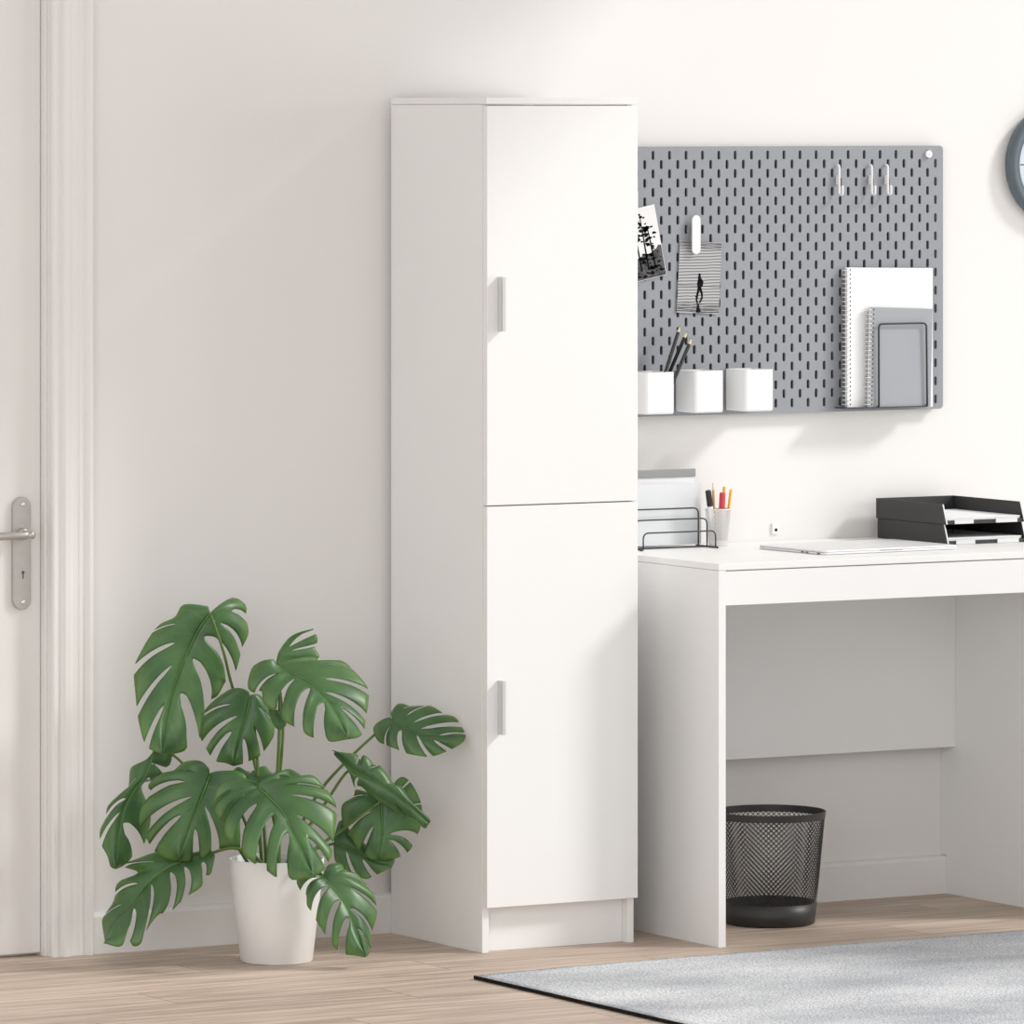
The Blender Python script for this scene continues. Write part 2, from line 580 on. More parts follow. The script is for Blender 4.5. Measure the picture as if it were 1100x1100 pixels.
W_ = 0.3720
bm = BM(); box(bm, 0, 0.0158, CF, -0.0205, 0, 1.7855); cpart('side_panel', bm, M['white'], bevel=0.0006)
bm = BM(); box(bm, W_ - 0.0158, W_, CF, -0.0205, 0, 1.7855); cpart('side_panel', bm, M['white'], bevel=0.0006)
bm = BM(); box(bm, 0, W_, CD, -0.0205, 1.7868, 1.8005); cpart('top_panel', bm, M['white'], bevel=0.0006)
bm = BM(); box(bm, 0.0160, W_ - 0.0160, -0.028, -0.0205, 0.06, 1.785); cpart('back_panel', bm, M['white'])
bm = BM(); box(bm, 0.0160, W_ - 0.0160, CF + 0.001, -0.030, 0.098, 0.113); cpart('bottom_panel', bm, M['white'])
bm = BM(); box(bm, 0.0160, W_ - 0.0160, CF + 0.001, -0.030, 0.934, 0.948); cpart('shelf', bm, M['white'])
bm = BM(); box(bm, 0.0160, W_ - 0.0160, CF + 0.021, CF + 0.036, 0, 0.0975); cpart('plinth', bm, M['white'], bevel=0.0006)


def cab_door(z0, z1, hz0, hz1):
    bm = BM(); box(bm, 0.0015, W_ - 0.0005, CD, CF - 0.0008, z0, z1)
    d = cpart('door', bm, M['white'], bevel=0.0007)
    # upright bar handle: a base strip, a waist and a wider front lip
    bm = BM()
    x0, x1 = 0.0268, 0.0345
    prof = [(x0, 0.0), (x0, -0.0088), (x0 + 0.0012, -0.0098), (x0 + 0.0012, -0.0118), (x0, -0.0128), (x0, -0.022), (x1, -0.022), (x1, 0.0)]
    extrude_poly(bm, [(x, CD + y, hz0) for x, y in prof], (0, 0, hz1 - hz0))
    cpart('handle', bm, M['handle'], d, bevel=0.0006)
    return d


cab_door(0.9427, 1.7834, 1.3085, 1.4235)
cab_door(0.0965, 0.9400, 0.4610, 0.5745)

# ------------------------------------------------------------------ desk
ZT = 0.8124
desk = thing('desk', 'white panel-sided desk beside the tall cabinet, holding laptop and paper trays', 'desk', (0.967, -0.30, 0))
CO = Vector(desk.location)
KX0, KX1, KF = 0.4795, 1.4551, -0.5864


def dpart(name, bm, m, parent=desk, **k):
    for v in bm.verts:
        v.co -= Vector(desk.location)
    return obj(name, bm, m, parent, **k)


bm = BM(); box(bm, KX0, KX1, KF, -0.0010, 0.7985, ZT); dpart('tabletop', bm, M['white'], bevel=0.0007)
for a in (KX0, KX1 - 0.0178):
    bm = BM()
    extrude_poly(bm, [(a, y, z) for y, z in ((KF, 0), (-0.0205, 0), (-0.0205, 0.0870), (-0.0010, 0.0870), (-0.0010, 0.7979), (KF, 0.7979))], (0.0178, 0, 0))
    dpart('side_panel', bm, M['white'], bevel=0.0006)
bm = BM(); box(bm, KX0 + 0.0182, KX1 - 0.0182, KF + 0.0025, KF + 0.018, 0.7235, 0.7962); dpart('apron', bm, M['white'], bevel=0.0006)
bm = BM(); box(bm, KX0 + 0.0180, KX1 - 0.0180, -0.058, -0.043, 0.3355, 0.7982); dpart('modesty_panel', bm, M['white'], bevel=0.0006)

# ------------------------------------------------------------------ pegboard
PX0, PX1, PZ0, PZ1 = 0.53, 1.4257, 1.0985, 1.6935
PF = -0.025                       # front plane
HX, HZ = 0.02135, 0.0205          # half pitches
peg = thing('pegboard', 'grey slotted pegboard mounted on the wall above the desk', 'pegboard', (0.978, PF, PZ0))
bm = BM()
LX, LZ0 = 1.4054, 1.6742


def stadium(cx, cz, w, h, n=5):
    r = w / 2
    out = []
    for k in range(n + 1):
        a = PI * k / n
        out.append((cx + r * math.cos(a), cz + h / 2 - r + r * math.sin(a)))
    for k in range(n + 1):
        a = PI + PI * k / n
        out.append((cx + r * math.cos(a), cz - h / 2 + r + r * math.sin(a)))
    return out


def to_rect(p, c, x0, x1, z0, z1):
    dx, dz = p[0] - c[0], p[1] - c[1]
    t = 1e9
    if dx > 1e-9: t = min(t, (x1 - c[0]) / dx)
    if dx < -1e-9: t = min(t, (x0 - c[0]) / dx)
    if dz > 1e-9: t = min(t, (z1 - c[1]) / dz)
    if dz < -1e-9: t = min(t, (z0 - c[1]) / dz)
    return (c[0] + dx * t, c[1] + dz * t)


def quadface(pts):
    try:
        return bm.faces.new([bm.verts.new((x, PF, z)) for x, z in pts])
    except ValueError:
        return None


TH_B = 0.005
xr = LX + HX / 2
ncol = int((xr - (PX0 + 0.01)) / HX)
for c in range(ncol):
    cx = LX - HX * c
    x0, x1 = cx - HX / 2, cx + HX / 2
    odd = (c % 2 == 0)
    rows = range(1, 28, 2) if odd else range(0, 27, 2)
    zs = [LZ0 - HZ * r for r in rows]
    top = PZ1
    for i, cz in enumerate(zs):
        zhi = min(top, cz + HZ)
        zlo = max(PZ0 + 0.001, cz - HZ)
        if i == 0 and zhi < PZ1 - 1e-6:
            quadface([(x0, zhi), (x1, zhi), (x1, PZ1), (x0, PZ1)])
        st = stadium(cx, cz, 0.0076, 0.0205)
        n = len(st)
        sv = [bm.verts.new((x, PF, z)) for x, z in st]
        sb = [bm.verts.new((x, PF + TH_B, z)) for x, z in st]
        rect = [to_rect(p, (cx, cz), x0, x1, zlo, zhi) for p in st]
        rv = [bm.verts.new((x, PF, z)) for x, z in rect]
        corners = {}
        for k in range(n):
            q = (k + 1) % n
            a, b = rect[k], rect[q]
            fv = [sv[k], rv[k]]
            # add the rectangle corner when the two points lie on different sides
            on_x_a = abs(a[0] - x0) < 1e-7 or abs(a[0] - x1) < 1e-7
            on_x_b = abs(b[0] - x0) < 1e-7 or abs(b[0] - x1) < 1e-7
            on_z_a = abs(a[1] - zlo) < 1e-7 or abs(a[1] - zhi) < 1e-7
            on_z_b = abs(b[1] - zlo) < 1e-7 or abs(b[1] - zhi) < 1e-7
            if on_x_a and not on_z_a and on_z_b and not on_x_b:
                fv.append(bm.verts.new((a[0], PF, b[1])))
            elif on_z_a and not on_x_a and on_x_b and not on_z_b:
                fv.append(bm.verts.new((b[0], PF, a[1])))
            fv += [rv[q], sv[q]]
            bm.faces.new(fv)
            bm.faces.new((sv[k], sv[q], sb[q], sb[k]))
        last = zlo
    if last > PZ0 + 1e-6:
        quadface([(x0, PZ0), (x1, PZ0), (x1, last), (x0, last)])
# solid margins left and right, the right one with rounded corners
xl = LX - HX * (ncol - 1) - HX / 2
quadface([(PX0, PZ0), (xl, PZ0), (xl, PZ1), (PX0, PZ1)])
R_ = 0.0095
rim = [(xr, PZ0)]
for k in range(7):
    a = -PI / 2 + PI / 2 * k / 6
    rim.append((PX1 - R_ + R_ * math.cos(a), PZ0 + R_ + R_ * math.sin(a)))
for k in range(7):
    a = PI / 2 * k / 6
    rim.append((PX1 - R_ + R_ * math.cos(a), PZ1 - R_ + R_ * math.sin(a)))
rim.append((xr, PZ1))
quadface(rim)
# outer edge wall
outline = [(PX0, PZ1), (PX0, PZ0)] + rim + []
ol = [(PX0, PZ0)] + rim + [(PX0, PZ1)]
fa = [bm.verts.new((x, PF, z)) for x, z in ol]
fb = [bm.verts.new((x, PF + TH_B, z)) for x, z in ol]
for k in range(len(ol)):
    q = (k + 1) % len(ol)
    bm.faces.new((fa[k], fa[q], fb[q], fb[k]))
bmesh.ops.remove_doubles(bm, verts=bm.verts, dist=1e-6)
for v in bm.verts:
    v.co -= Vector(peg.location)
obj('board', bm, M['peg'], peg)
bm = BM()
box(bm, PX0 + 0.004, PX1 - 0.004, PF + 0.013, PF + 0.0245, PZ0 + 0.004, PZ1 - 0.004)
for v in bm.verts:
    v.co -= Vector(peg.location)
o = obj('spacer_panel', bm, M['peg_back'], peg)  # dark sheet stands in for the shaded gap behind the board
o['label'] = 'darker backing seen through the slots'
bm = BM()
lathe(bm, [(0, 0), (0.0082, 0), (0.0088, 0.004), (0.0080, 0.0065), (0, 0.0072)], 28, mtx=Matrix.Translation(Vector((1.3845, PF, 1.6745)) - Vector(peg.location)) @ Matrix.Rotation(PI / 2, 4, 'X'))
box(bm, 1.3835 - 0.978, 1.3855 - 0.978, -0.0082, -0.0068, 1.6705 - PZ0, 1.6785 - PZ0)
o = obj('mounting_knob', bm, M['white_plastic'], peg, smooth=False, bevel=0.0004)
o['label'] = 'white round mounting knob at the upper corner'

# hooks
hook = thing('pegboard_hook', 'small white hook on pegboard, standing apart from the two close together', 'hook', (1.1395, PF, 1.6165), 0, 'white hooks at the top of the pegboard')
bm = BM()
tube(bm, round_path([(0, 0.006, 0.034), (0, -0.0105, 0.034), (0, -0.0105, -0.031), (0, -0.0245, -0.0325), (0, -0.0245, -0.0115)], 0.005, 5), 0.0024, 10)
obj('rod', bm, M['white_plastic'], hook, smooth=True)
bm = BM()
box(bm, -0.0026, 0.0026, -0.0085, -0.0002, -0.009, 0.011)
obj('clip_base', bm, M['white_plastic'], hook, bevel=0.0008)
for x, lab in ((1.2265, 'small white pegboard hook in the middle of three, left one of the close pair'), (1.2692, 'small white pegboard hook nearest the corner knob, right one of the close pair')):
    h = copy_tree(hook)
    h.location = (x, PF, 1.6165)
    h['label'] = lab

# long white clips
clip = thing('photo_clip', 'long white rounded clip holding the photo of a walking figure', 'clip', (0.7617, PF, 1.4985), 0, 'white photo clips on the pegboard')
bm = BM()
extrude_poly(bm, [(x, -0.0095, z) for x, z in stadium(0, 0, 0.0215, 0.0865, 10)], (0, -0.0055, 0))
obj('grip', bm, M['white_plastic'], clip, bevel=0.0016, seg=3)
bm = BM()
box(bm, -0.003, 0.003, -0.0095, 0.004, 0.008, 0.026)
obj('peg', bm, M['white_plastic'], clip)
c2 = copy_tree(clip)
c2.location = (0.6000, PF, 1.5605)
c2['label'] = 'long white clip half hidden by the cabinet, holding the photo of trees'

# photo prints: flat paper, built upright around the origin, then turned on the board
def photo(name, label, x, z, tilt, base):
    t = thing(name, label, 'photo', (x, PF - 0.003, z), 0, 'black and white photos on the pegboard')
    t.rotation_euler = (0, tilt, 0)
    bm = BM(); box(bm, -0.0545, 0.0545, -0.0006, 0, -0.0795, 0.0795)
    obj('print', bm, base, t)
    return t


def ink(parent, name, polys, m, dy=-0.0007):
    bm = BM()
    for poly in polys:
        extrude_poly(bm, [(x, dy, z) for x, z in poly], (0, -0.00015, 0))
    return obj(name, bm, m, parent)


ph = photo('photo_print', 'black and white photo of a figure walking through rippled water', 0.7757, 1.4035, math.radians(3.0), M['waves'])


def circle(cx, cz, r, n=14):
    return [(cx + r * math.cos(2 * PI * k / n), cz + r * math.sin(2 * PI * k / n)) for k in range(n)]


def limb(pts, w0, w1):
    out, back = [], []
    n = len(pts)
    for i, (x, z) in enumerate(pts):
        a = pts[max(0, i - 1)]; b = pts[min(n - 1, i + 1)]
        dx, dz = b[0] - a[0], b[1] - a[1]
        l = math.hypot(dx, dz) or 1
        w = w0 + (w1 - w0) * i / (n - 1)
        out.append((x - dz / l * w, z + dx / l * w)); back.append((x + dz / l * w, z - dx / l * w))
    return out + back[::-1]


fig = [circle(0.000, 0.006, 0.0034), limb([(0, 0.003), (0.001, -0.008), (0.0015, -0.026)], 0.0036, 0.0054),
       limb([(0.003, -0.004), (0.0085, -0.010), (0.007, -0.020)], 0.0032, 0.0024), limb([(-0.001, -0.006), (-0.004, -0.014), (-0.002, -0.022)], 0.0022, 0.0014),
       limb([(0.000, -0.024), (-0.003, -0.036), (-0.005, -0.050), (-0.002, -0.058)], 0.0032, 0.0019),
       limb([(0.003, -0.024), (0.008, -0.035), (0.009, -0.045), (0.003, -0.056)], 0.0032, 0.0019),
       limb([(-0.009, -0.0425), (-0.004, -0.041)], 0.0014, 0.0010),
       [(-0.003, -0.059), (0.002, -0.058), (0.003, -0.066), (0.008, -0.075), (0.002, -0.078), (-0.006, -0.077), (-0.004, -0.068)]]
ink(ph, 'printed_figure', fig, M['ink'])
lines = [limb([(-0.054, -0.0188), (0.054, -0.0192)], 0.0005, 0.0005)]
for k in range(6):
    z = -0.057 - 0.0037 * k
    lines.append(limb([(-0.0535, z + 0.001), (-0.01, z - 0.0005), (0.0535, z)], 0.0004 + 0.00012 * k, 0.0004 + 0.00012 * k))
for k in range(5):
    z = 0.0775 - 0.0032 * k
    lines.append(limb([(-0.0535, z), (0.02, z - 0.0008), (0.0535, z - 0.0005)], 0.0008 - 0.0001 * k, 0.0008 - 0.0001 * k))
ink(ph, 'printed_ripples', lines, M['ink_grey'], -0.00065)

p2 = photo('photo_print.001', 'black and white photo of tall trees, half hidden by the cabinet', 0.6214, 1.4780, math.radians(-11.5), M['photo_white'])
rng = random.Random(3)
ground = [(-0.0535, -0.0785), (0.0535, -0.0785), (0.0535, -0.012), (0.046, -0.010), (0.040, -0.017), (0.030, -0.020), (0.018, -0.030), (0.004, -0.026), (-0.012, -0.030), (-0.03, -0.022), (-0.0535, -0.018)]
ink(p2, 'printed_ground', [ground], M['ink_grey'], -0.00065)
trees = []
for x, top, lean in ((-0.040, 0.060, 0.002), (-0.022, 0.064, 0.001), (-0.006, 0.052, -0.001), (0.012, 0.064, 0.000), (0.030, 0.036, -0.002)):
    trees.append(limb([(x, -0.060), (x + lean, 0.0), (x + 2 * lean, top)], 0.0024, 0.0009))
    for k in range(22):
        zz = top - 0.052 * rng.random()
        w = 0.007 + 0.007 * rng.random()
        cx = x + rng.uniform(-0.013, 0.013)
        trees.append([(cx + w * 0.55 * math.cos(a) * rng.uniform(0.4, 1), zz + w * 0.34 * math.sin(a) * rng.uniform(0.4, 1)) for a in (2 * PI * q / 9 for q in range(9))])
for k in range(60):
    cx, cz = rng.uniform(-0.048, 0.048), rng.uniform(-0.074, -0.022)
    w = rng.uniform(0.003, 0.010)
    trees.append([(cx + w * math.cos(a) * rng.uniform(0.4, 1), cz + 0.5 * w * math.sin(a) * rng.uniform(0.4, 1)) for a in (2 * PI * q / 8 for q in range(8))])
for i, poly in enumerate(trees):
    trees[i] = [(max(-0.0535, min(0.0535, x)), max(-0.0785, min(0.0785, z))) for x, z in poly]
ink(p2, 'printed_trees', trees, M['ink'], -0.0009)

# white containers
CUPZ = 1.1085
cup = thing('pegboard_container', 'white box container on pegboard, right one of the row of three', 'container', (0.8798, PF - 0.0455, CUPZ), 0, 'white containers on the pegboard')
bm = BM()
rr = rounded_rect(0.073, 0.087, 0.006, 4)
ri = [(x * 0.945, y * 0.955) for x, y in rr]
H_ = 0.0920
lv = [[bm.verts.new((x * 0.97, y * 0.97 + 0.001, 0.0)) for x, y in rr], [bm.verts.new((x, y, 0.004)) for x, y in rr], [bm.verts.new((x, y, H_)) for x, y in rr],
      [bm.verts.new((x, y, H_)) for x, y in ri], [bm.verts.new((x, y, 0.004)) for x, y in ri]]
for A, B in zip(lv, lv[1:]):
    for k in range(len(A)):
        q = (k + 1) % len(A)
        bm.faces.new((A[k], A[q], B[q], B[k]))
bm.faces.new(lv[0][::-1]); bm.faces.new(lv[-1])
obj('shell', bm, M['white_plastic'], cup, bevel=0.0)
bm = BM()
box(bm, -0.014, 0.014, 0.0425, 0.0462, 0.060, 0.088)
obj('hanger', bm, M['white_plastic'], cup)
for x, z, lab in ((0.7497, CUPZ - 0.0003, 'white box container on pegboard, empty middle one between two others'), (0.6228, CUPZ - 0.0010, 'white box container on pegboard with black pencils, beside the cabinet')):
    c = copy_tree(cup)
    c.location = (x, PF - 0.0455, z); c['label'] = lab


def pencil(name, label, p0, p1, r, body, group, tip=True, hexa=True):
    p0, p1 = Vector(p0), Vector(p1)
    t = thing(name, label, 'pencil', p0, 0, group)
    d = (p1 - p0)
    l = d.length
    t.rotation_mode = 'QUATERNION'
    t.rotation_quaternion = Vector((0, 0, 1)).rotation_difference(d.normalized())
    seg = 6 if hexa else 14
    bm = BM()
    lathe(bm, [(0, 0), (r, 0), (r, l - (0.017 if tip else 0)), (0, l - (0.017 if tip else 0))], seg)
    obj('barrel', bm, body, t)
    if tip:
        bm = BM(); lathe(bm, [(r * 0.98, l - 0.017), (r * 0.28, l - 0.0045)], seg); o = obj('wood_cone', bm, M['wood_tip'], t)
        o['label'] = 'pale sharpened wood'
        bm = BM(); lathe(bm, [(r * 0.28, l - 0.0045), (0, l)], seg); obj('lead_point', bm, M['black_pen'], t)
    return t


G1 = 'black pencils in the pegboard container'
pencil('pencil', 'black pencil in pegboard container reaching highest, pale sharpened tip up', (0.6265, -0.086, 1.128), (0.7035, -0.066, 1.3000), 0.0045, M['black_pen'], G1)
pencil('pencil.001', 'black pencil in pegboard container, middle tip of the leaning three', (0.6360, -0.074, 1.128), (0.7165, -0.074, 1.2880), 0.0045, M['black_pen'], G1)
pencil('pencil.002', 'black pencil in pegboard container, lowest and farthest right of the leaning three', (0.6410, -0.098, 1.128), (0.7190, -0.090, 1.2735), 0.0045, M['black_pen'], G1)
pencil('pencil.003', 'black pencil in pegboard container leaning the other way against the cabinet side', (0.6360, -0.060, 1.128), (0.5560, -0.060, 1.2500), 0.0045, M['black_pen'], G1)

# letter holder and two wire-bound notebooks
holder = thing('letter_holder', 'dark wire holder on pegboard clasping two notebooks', 'letter holder', (1.287, PF, 1.108))


def hp(pts):
    return [Vector(p) - Vector(holder.location) for p in pts]


bm = BM()
tube(bm, round_path(hp([(1.2216, -0.072, 1.1095), (1.2226, -0.070, 1.2945), (1.3506, -0.070, 1.2945), (1.3516, -0.072, 1.1095)]), 0.010, 6), 0.0022, 8)
obj('front_frame', bm, M['black_wire'], holder, smooth=True)
for x in (1.2216, 1.3516):
    bm = BM()
    tube(bm, round_path(hp([(x, -0.072, 1.1095), (x, -0.0285, 1.1060), (x, -0.0285, 1.215)]), 0.004, 4), 0.0020, 8)
    obj('side_wire', bm, M['black_wire'], holder, smooth=True)
bm = BM()
box(bm, 1.130 - 1.287, 1.3545 - 1.287, -0.047, -0.004, -0.0020, 0.0006)
obj('ledge', bm, M['black_wire'], holder, bevel=0.0005)


def notebook(name, label, x0, w, h, y, z, lean, skew, cover, group):
    """y: foot of the back; lean: top moves towards the board"""
    t = thing(name, label, 'notebook', (x0, y, z), 0, group)
    t.rotation_euler = (-lean, skew, 0)
    bm = BM(); box(bm, 0.010, w, -0.0012, 0, 0, h)
    obj('cover', bm, cover, t, bevel=0.0004)
    bm = BM(); box(bm, 0.0105, w - 0.001, 0.0002, 0.0070, 0.0008, h - 0.001)
    obj('pages', bm, M['paper'], t)
    bm = BM(); box(bm, 0.010, w, 0.0072, 0.0084, 0, h)
    obj('back_cover', bm, cover, t)
    bm = BM()
    n = int(h / 0.0098)
    for k in range(n):
        zz = 0.006 + (h - 0.012) * k / (n - 1)
        ring = [(0.008 + 0.0085 * math.cos(a), 0.0035 + 0.0068 * math.sin(a), zz + 0.0006 * math.sin(a)) for a in (2 * PI * q / 12 for q in range(12))]
        tube(bm, ring, 0.0013, 5, closed=True)
    o = obj('spiral', bm, M['spiral'], t, smooth=True)
    o['label'] = 'metal spiral binding'
    bm = BM()
    for k in range(n):
        zz = 0.006 + (h - 0.012) * k / (n - 1)
        box(bm, 0.0165, 0.0192, -0.00135, -0.0012, zz - 0.0012, zz + 0.0022)
    o = obj('punched_holes', bm, M['dark'], t)
    return t


notebook('notebook', 'large white spiral notebook standing at the back of the wire holder', 1.1405, 0.2395, 0.3130, -0.0510, 1.1087, math.radians(1.6), math.radians(1.0), M['paper'], 'notebooks in the wire holder')
notebook('notebook.001', 'smaller grey spiral notebook in front of the white one in wire holder', 1.1880, 0.1765, 0.2240, -0.0655, 1.1087, math.radians(1.2), math.radians(2.2), M['nb_grey'], 'notebooks in the wire holder')

# ------------------------------------------------------------------ wall clock
clock = thing('wall_clock', 'round slate-blue wall clock hanging right of the pegboard', 'clock', (1.7435, -0.0005, 1.6494))
mt = Matrix.Rotation(PI / 2, 4, 'X')
bm = BM()
lathe(bm, [(0.0, 0.0), (0.128, 0.0), (0.1350, 0.006), (0.1370, 0.016), (0.1340, 0.026), (0.1260, 0.0300), (0.1120, 0.0285), (0.1060, 0.0220), (0.1050, 0.012), (0, 0.012)], 96, mtx=mt)
obj('rim', bm, M['clock_rim'], clock, smooth=True)
bm = BM()
lathe(bm, [(0, 0.0122), (0.1048, 0.0122), (0.1048, 0.0140), (0, 0.0140)], 96, mtx=mt)
obj('face', bm, M['clock_face'], clock)
for k in range(12):
    a = 2 * PI * k / 12
    bm = BM()
    box(bm, -0.0016, 0.0016, -0.0146, -0.0138, 0.086, 0.099, mtx=Matrix.Rotation(a, 4, 'Y'))
    obj('hour_mark', bm, M['clock_rim'], clock)
for nm, l, w, a, y in (('hour_hand', 0.055, 0.0028, 55, -0.0165), ('minute_hand', 0.080, 0.002, -25, -0.0185)):
    bm = BM(); box(bm, -w, w, y, y + 0.0012, -0.012, l, mtx=Matrix.Rotation(math.radians(a), 4, 'Y'))
    obj(nm, bm, M['clock_rim'], clock)

# small wall fitting above the desk
sock = thing('cable_outlet', 'small white wall fitting with a dark hole, behind the laptop', 'outlet', (0.9905, 0, 0.8395))
bm = BM(); box(bm, -0.0085, 0.0085, -0.0045, -0.0002, -0.0125, 0.0125)
obj('cover_plate', bm, M['white_plastic'], sock, bevel=0.0012)
bm = BM(); lathe(bm, [(0, 0), (0.0036, 0), (0.0036, 0.0006), (0, 0.0006)], 18, mtx=Matrix.Translation((0.001, -0.0045, -0.003)) @ mt)
o = obj('cable_hole', bm, M['dark'], sock); o['label'] = 'dark round hole'

# ------------------------------------------------------------------ things on the desk
# closed laptop
lap = thing('laptop', 'closed silver laptop lying on the white desk', 'laptop', (0.9985, -0.330, ZT), math.radians(2.6))
bm = BM()
extrude_poly(bm, [(x, y, 0.0008) for x, y in rounded_rect(0.362, 0.250, 0.011, 6)], (0, 0, 0.0042))
obj('base', bm, M['laptop'], lap, bevel=0.0008)
bm = BM()
extrude_poly(bm, [(x, y, 0.0056) for x, y in rounded_rect(0.362, 0.250, 0.011, 6)], (0, 0, 0.0036))
obj('lid', bm, M['laptop'], lap, bevel=0.0010)
bm = BM(); box(bm, -0.03, 0.03, -0.1256, -0.1235, 0.0046, 0.0058)
obj('opening_notch', bm, M['nb_grey'], lap)
for y in (-0.062, -0.045, -0.105):
    bm = BM(); box(bm, -0.1813, -0.180, y - 0.005, y + 0.005, 0.0018, 0.0042)
    obj('port', bm, M['laptop_key'], lap)
for sx_ in (-1, 1):
    for sy_ in (-1, 1):
        bm = BM(); lathe(bm, [(0, 0), (0.006, 0), (0.006, 0.0009), (0, 0.0009)], 14, loc=(sx_ * 0.15, sy_ * 0.095, 0.0))
        obj('rubber_foot', bm, M['laptop_key'], lap)

# letter trays
TX0, TX1, TY0, TY1 = 1.2400, 1.4500, -0.322, -0.038
tray = thing('letter_tray', 'charcoal letter tray at the bottom, standing on the desk', 'letter tray', (1.345, -0.18, ZT), 0, 'stacked charcoal letter trays')
TW, TD = (TX1 - TX0) / 2, (TY1 - TY0) / 2
TZ = 0.0450
bm = BM(); box(bm, -TW + 0.0025, TW - 0.0025, -TD + 0.012, TD - 0.0025, 0.0, 0.0022)
obj('floor_plate', bm, M['charcoal'], tray)
for s in (-1, 1):
    bm = BM()
    xa = s * TW; xb = s * (TW - 0.0024)
    extrude_poly(bm, [(xa, TD, 0), (xa, -TD - 0.001, 0.0), (xa, -TD + 0.0155, TZ - 0.0006), (xa, TD, TZ - 0.0006)], (xb - xa, 0, 0))
    o = obj('side_wall', bm, M['charcoal'], tray, bevel=0.0004)
    bm = BM()
    extrude_poly(bm, [(s * (TW + 0.0001), -TD - 0.0016, 0.0005), (s * (TW + 0.0001), -TD + 0.0149, TZ - 0.0008), (s * (TW + 0.0001), -TD + 0.0165, TZ - 0.0008), (s * (TW + 0.0001), -TD + 0.0002, 0.0005)], (-s * 0.0028, 0, 0))
    o2 = obj('front_edge', bm, M['tray_lip'], o); o2['label'] = 'light front edge of the side wall'
bm = BM(); box(bm, -TW + 0.0026, TW - 0.0026, TD - 0.0024, TD, 0, TZ - 0.0006)
obj('back_wall', bm, M['charcoal'], tray)
for x0, x1 in ((-0.082, -0.032), (0.028, 0.085)):
    bm = BM(); box(bm, x0, x1, -TD + 0.0005, -TD + 0.0030, 0.0006, 0.0098)
    o = obj('label_plate', bm, M['tray_lip'], tray); o['label'] = 'light grey label plate on the front'
bm = BM(); box(bm, -TW + 0.003, TW - 0.003, -TD + 0.0032, -TD + 0.0058, 0, 0.0085)
obj('front_lip', bm, M['charcoal'], tray)
tray2 = copy_tree(tray)
tray2.location = (1.3430, -0.1770, ZT + TZ)
tray2['label'] = 'charcoal letter tray on top of the other tray'
for i, (zz, lab) in enumerate(((ZT + 0.0024, 'sheaf of white paper lying in the bottom tray'), (ZT + TZ + 0.0024, 'sheaf of white paper lying in the top tray'))):
    bm = BM()
    for k in range(4):
        dx = 0.0012 * (k % 2)
        box(bm, -TW + 0.006 + dx, TW - 0.007 + dx, -TD + 0.010, TD - 0.012 - dx, 0.0031 * k, 0.0031 * k + 0.0029)
    o = obj('paper_stack' if i == 0 else 'paper_stack.001', bm, M['paper'])
    o.location = (1.3445 if i == 0 else 1.3430, -0.18 + 0.003 * i, zz)
    tag(o, lab, 'paper', 'paper sheaves in the letter trays')

# wire file sorter
sort = thing('file_sorter', 'black wire file sorter of three stepped loops on the desk', 'file sorter', (0.647, -0.115, ZT))
SX0, SX1 = 0.5565 - 0.647, 0.7420 - 0.647
Z0 = 0.0022
for y, h in ((-0.036, 0.0385), (0.0, 0.0640), (0.036, 0.0850)):
    bm = BM()
    tube(bm, round_path([(SX0, y, Z0), (SX0, y, h), (SX1, y, h), (SX1, y, Z0)], 0.014, 7), 0.0017, 8)
    obj('loop', bm, M['black_wire'], sort, smooth=True)
bm = BM()
for x in (SX0, SX1):
    tube(bm, round_path([(x - (0.012 if x < 0 else 0), -0.046, Z0), (x, -0.036, Z0), (x, 0.045, Z0)], 0.006, 5), 0.0020, 8)
tube(bm, [(SX0, 0.0, Z0), (SX1, 0.0, Z0)], 0.0016, 8)
obj('base_wires', bm, M['black_wire'], sort, smooth=True)
# papers behind the loops
f1 = thing('document_folder', 'pale grey folder standing upright in the wire sorter', 'folder', (0.655, -0.0640, ZT + 0.0040))
f1.rotation_euler = (math.radians(-1), 0, 0)
bm = BM(); box(bm, -0.100, 0.1030, -0.0012, 0.0, 0, 0.1345); obj('front_cover', bm, M['folder'], f1)
bm = BM(); box(bm, -0.100, 0.1030, 0.0004, 0.0024, 0, 0.1350); obj('sheets', bm, M['paper'], f1)
f2 = thing('report_folder', 'white report with a grey binding bar along its top, behind the folder', 'folder', (0.652, -0.0450, ZT + 0.0040))
bm = BM(); box(bm, -0.105, 0.1000, -0.0009, 0.0009, 0, 0.156); obj('sheets', bm, M['paper'], f2)
bm = BM(); box(bm, -0.105, 0.1020, -0.0040, 0.0040, 0.1480, 0.1655)
o = obj('binding_bar', bm, M['greybar'], f2, bevel=0.0012); o['label'] = 'grey plastic bar'

# pen cup
PC = Vector((0.7835, -0.0950, ZT))
pcup = thing('pen_cup', 'small white mesh cup of pens on the desk beside the wire sorter', 'pen cup', PC)
bm = BM()
n, rows_, h = 40, 14, 0.0815


def prad(z):
    return 0.0205 + (0.0280 - 0.0205) * z / h


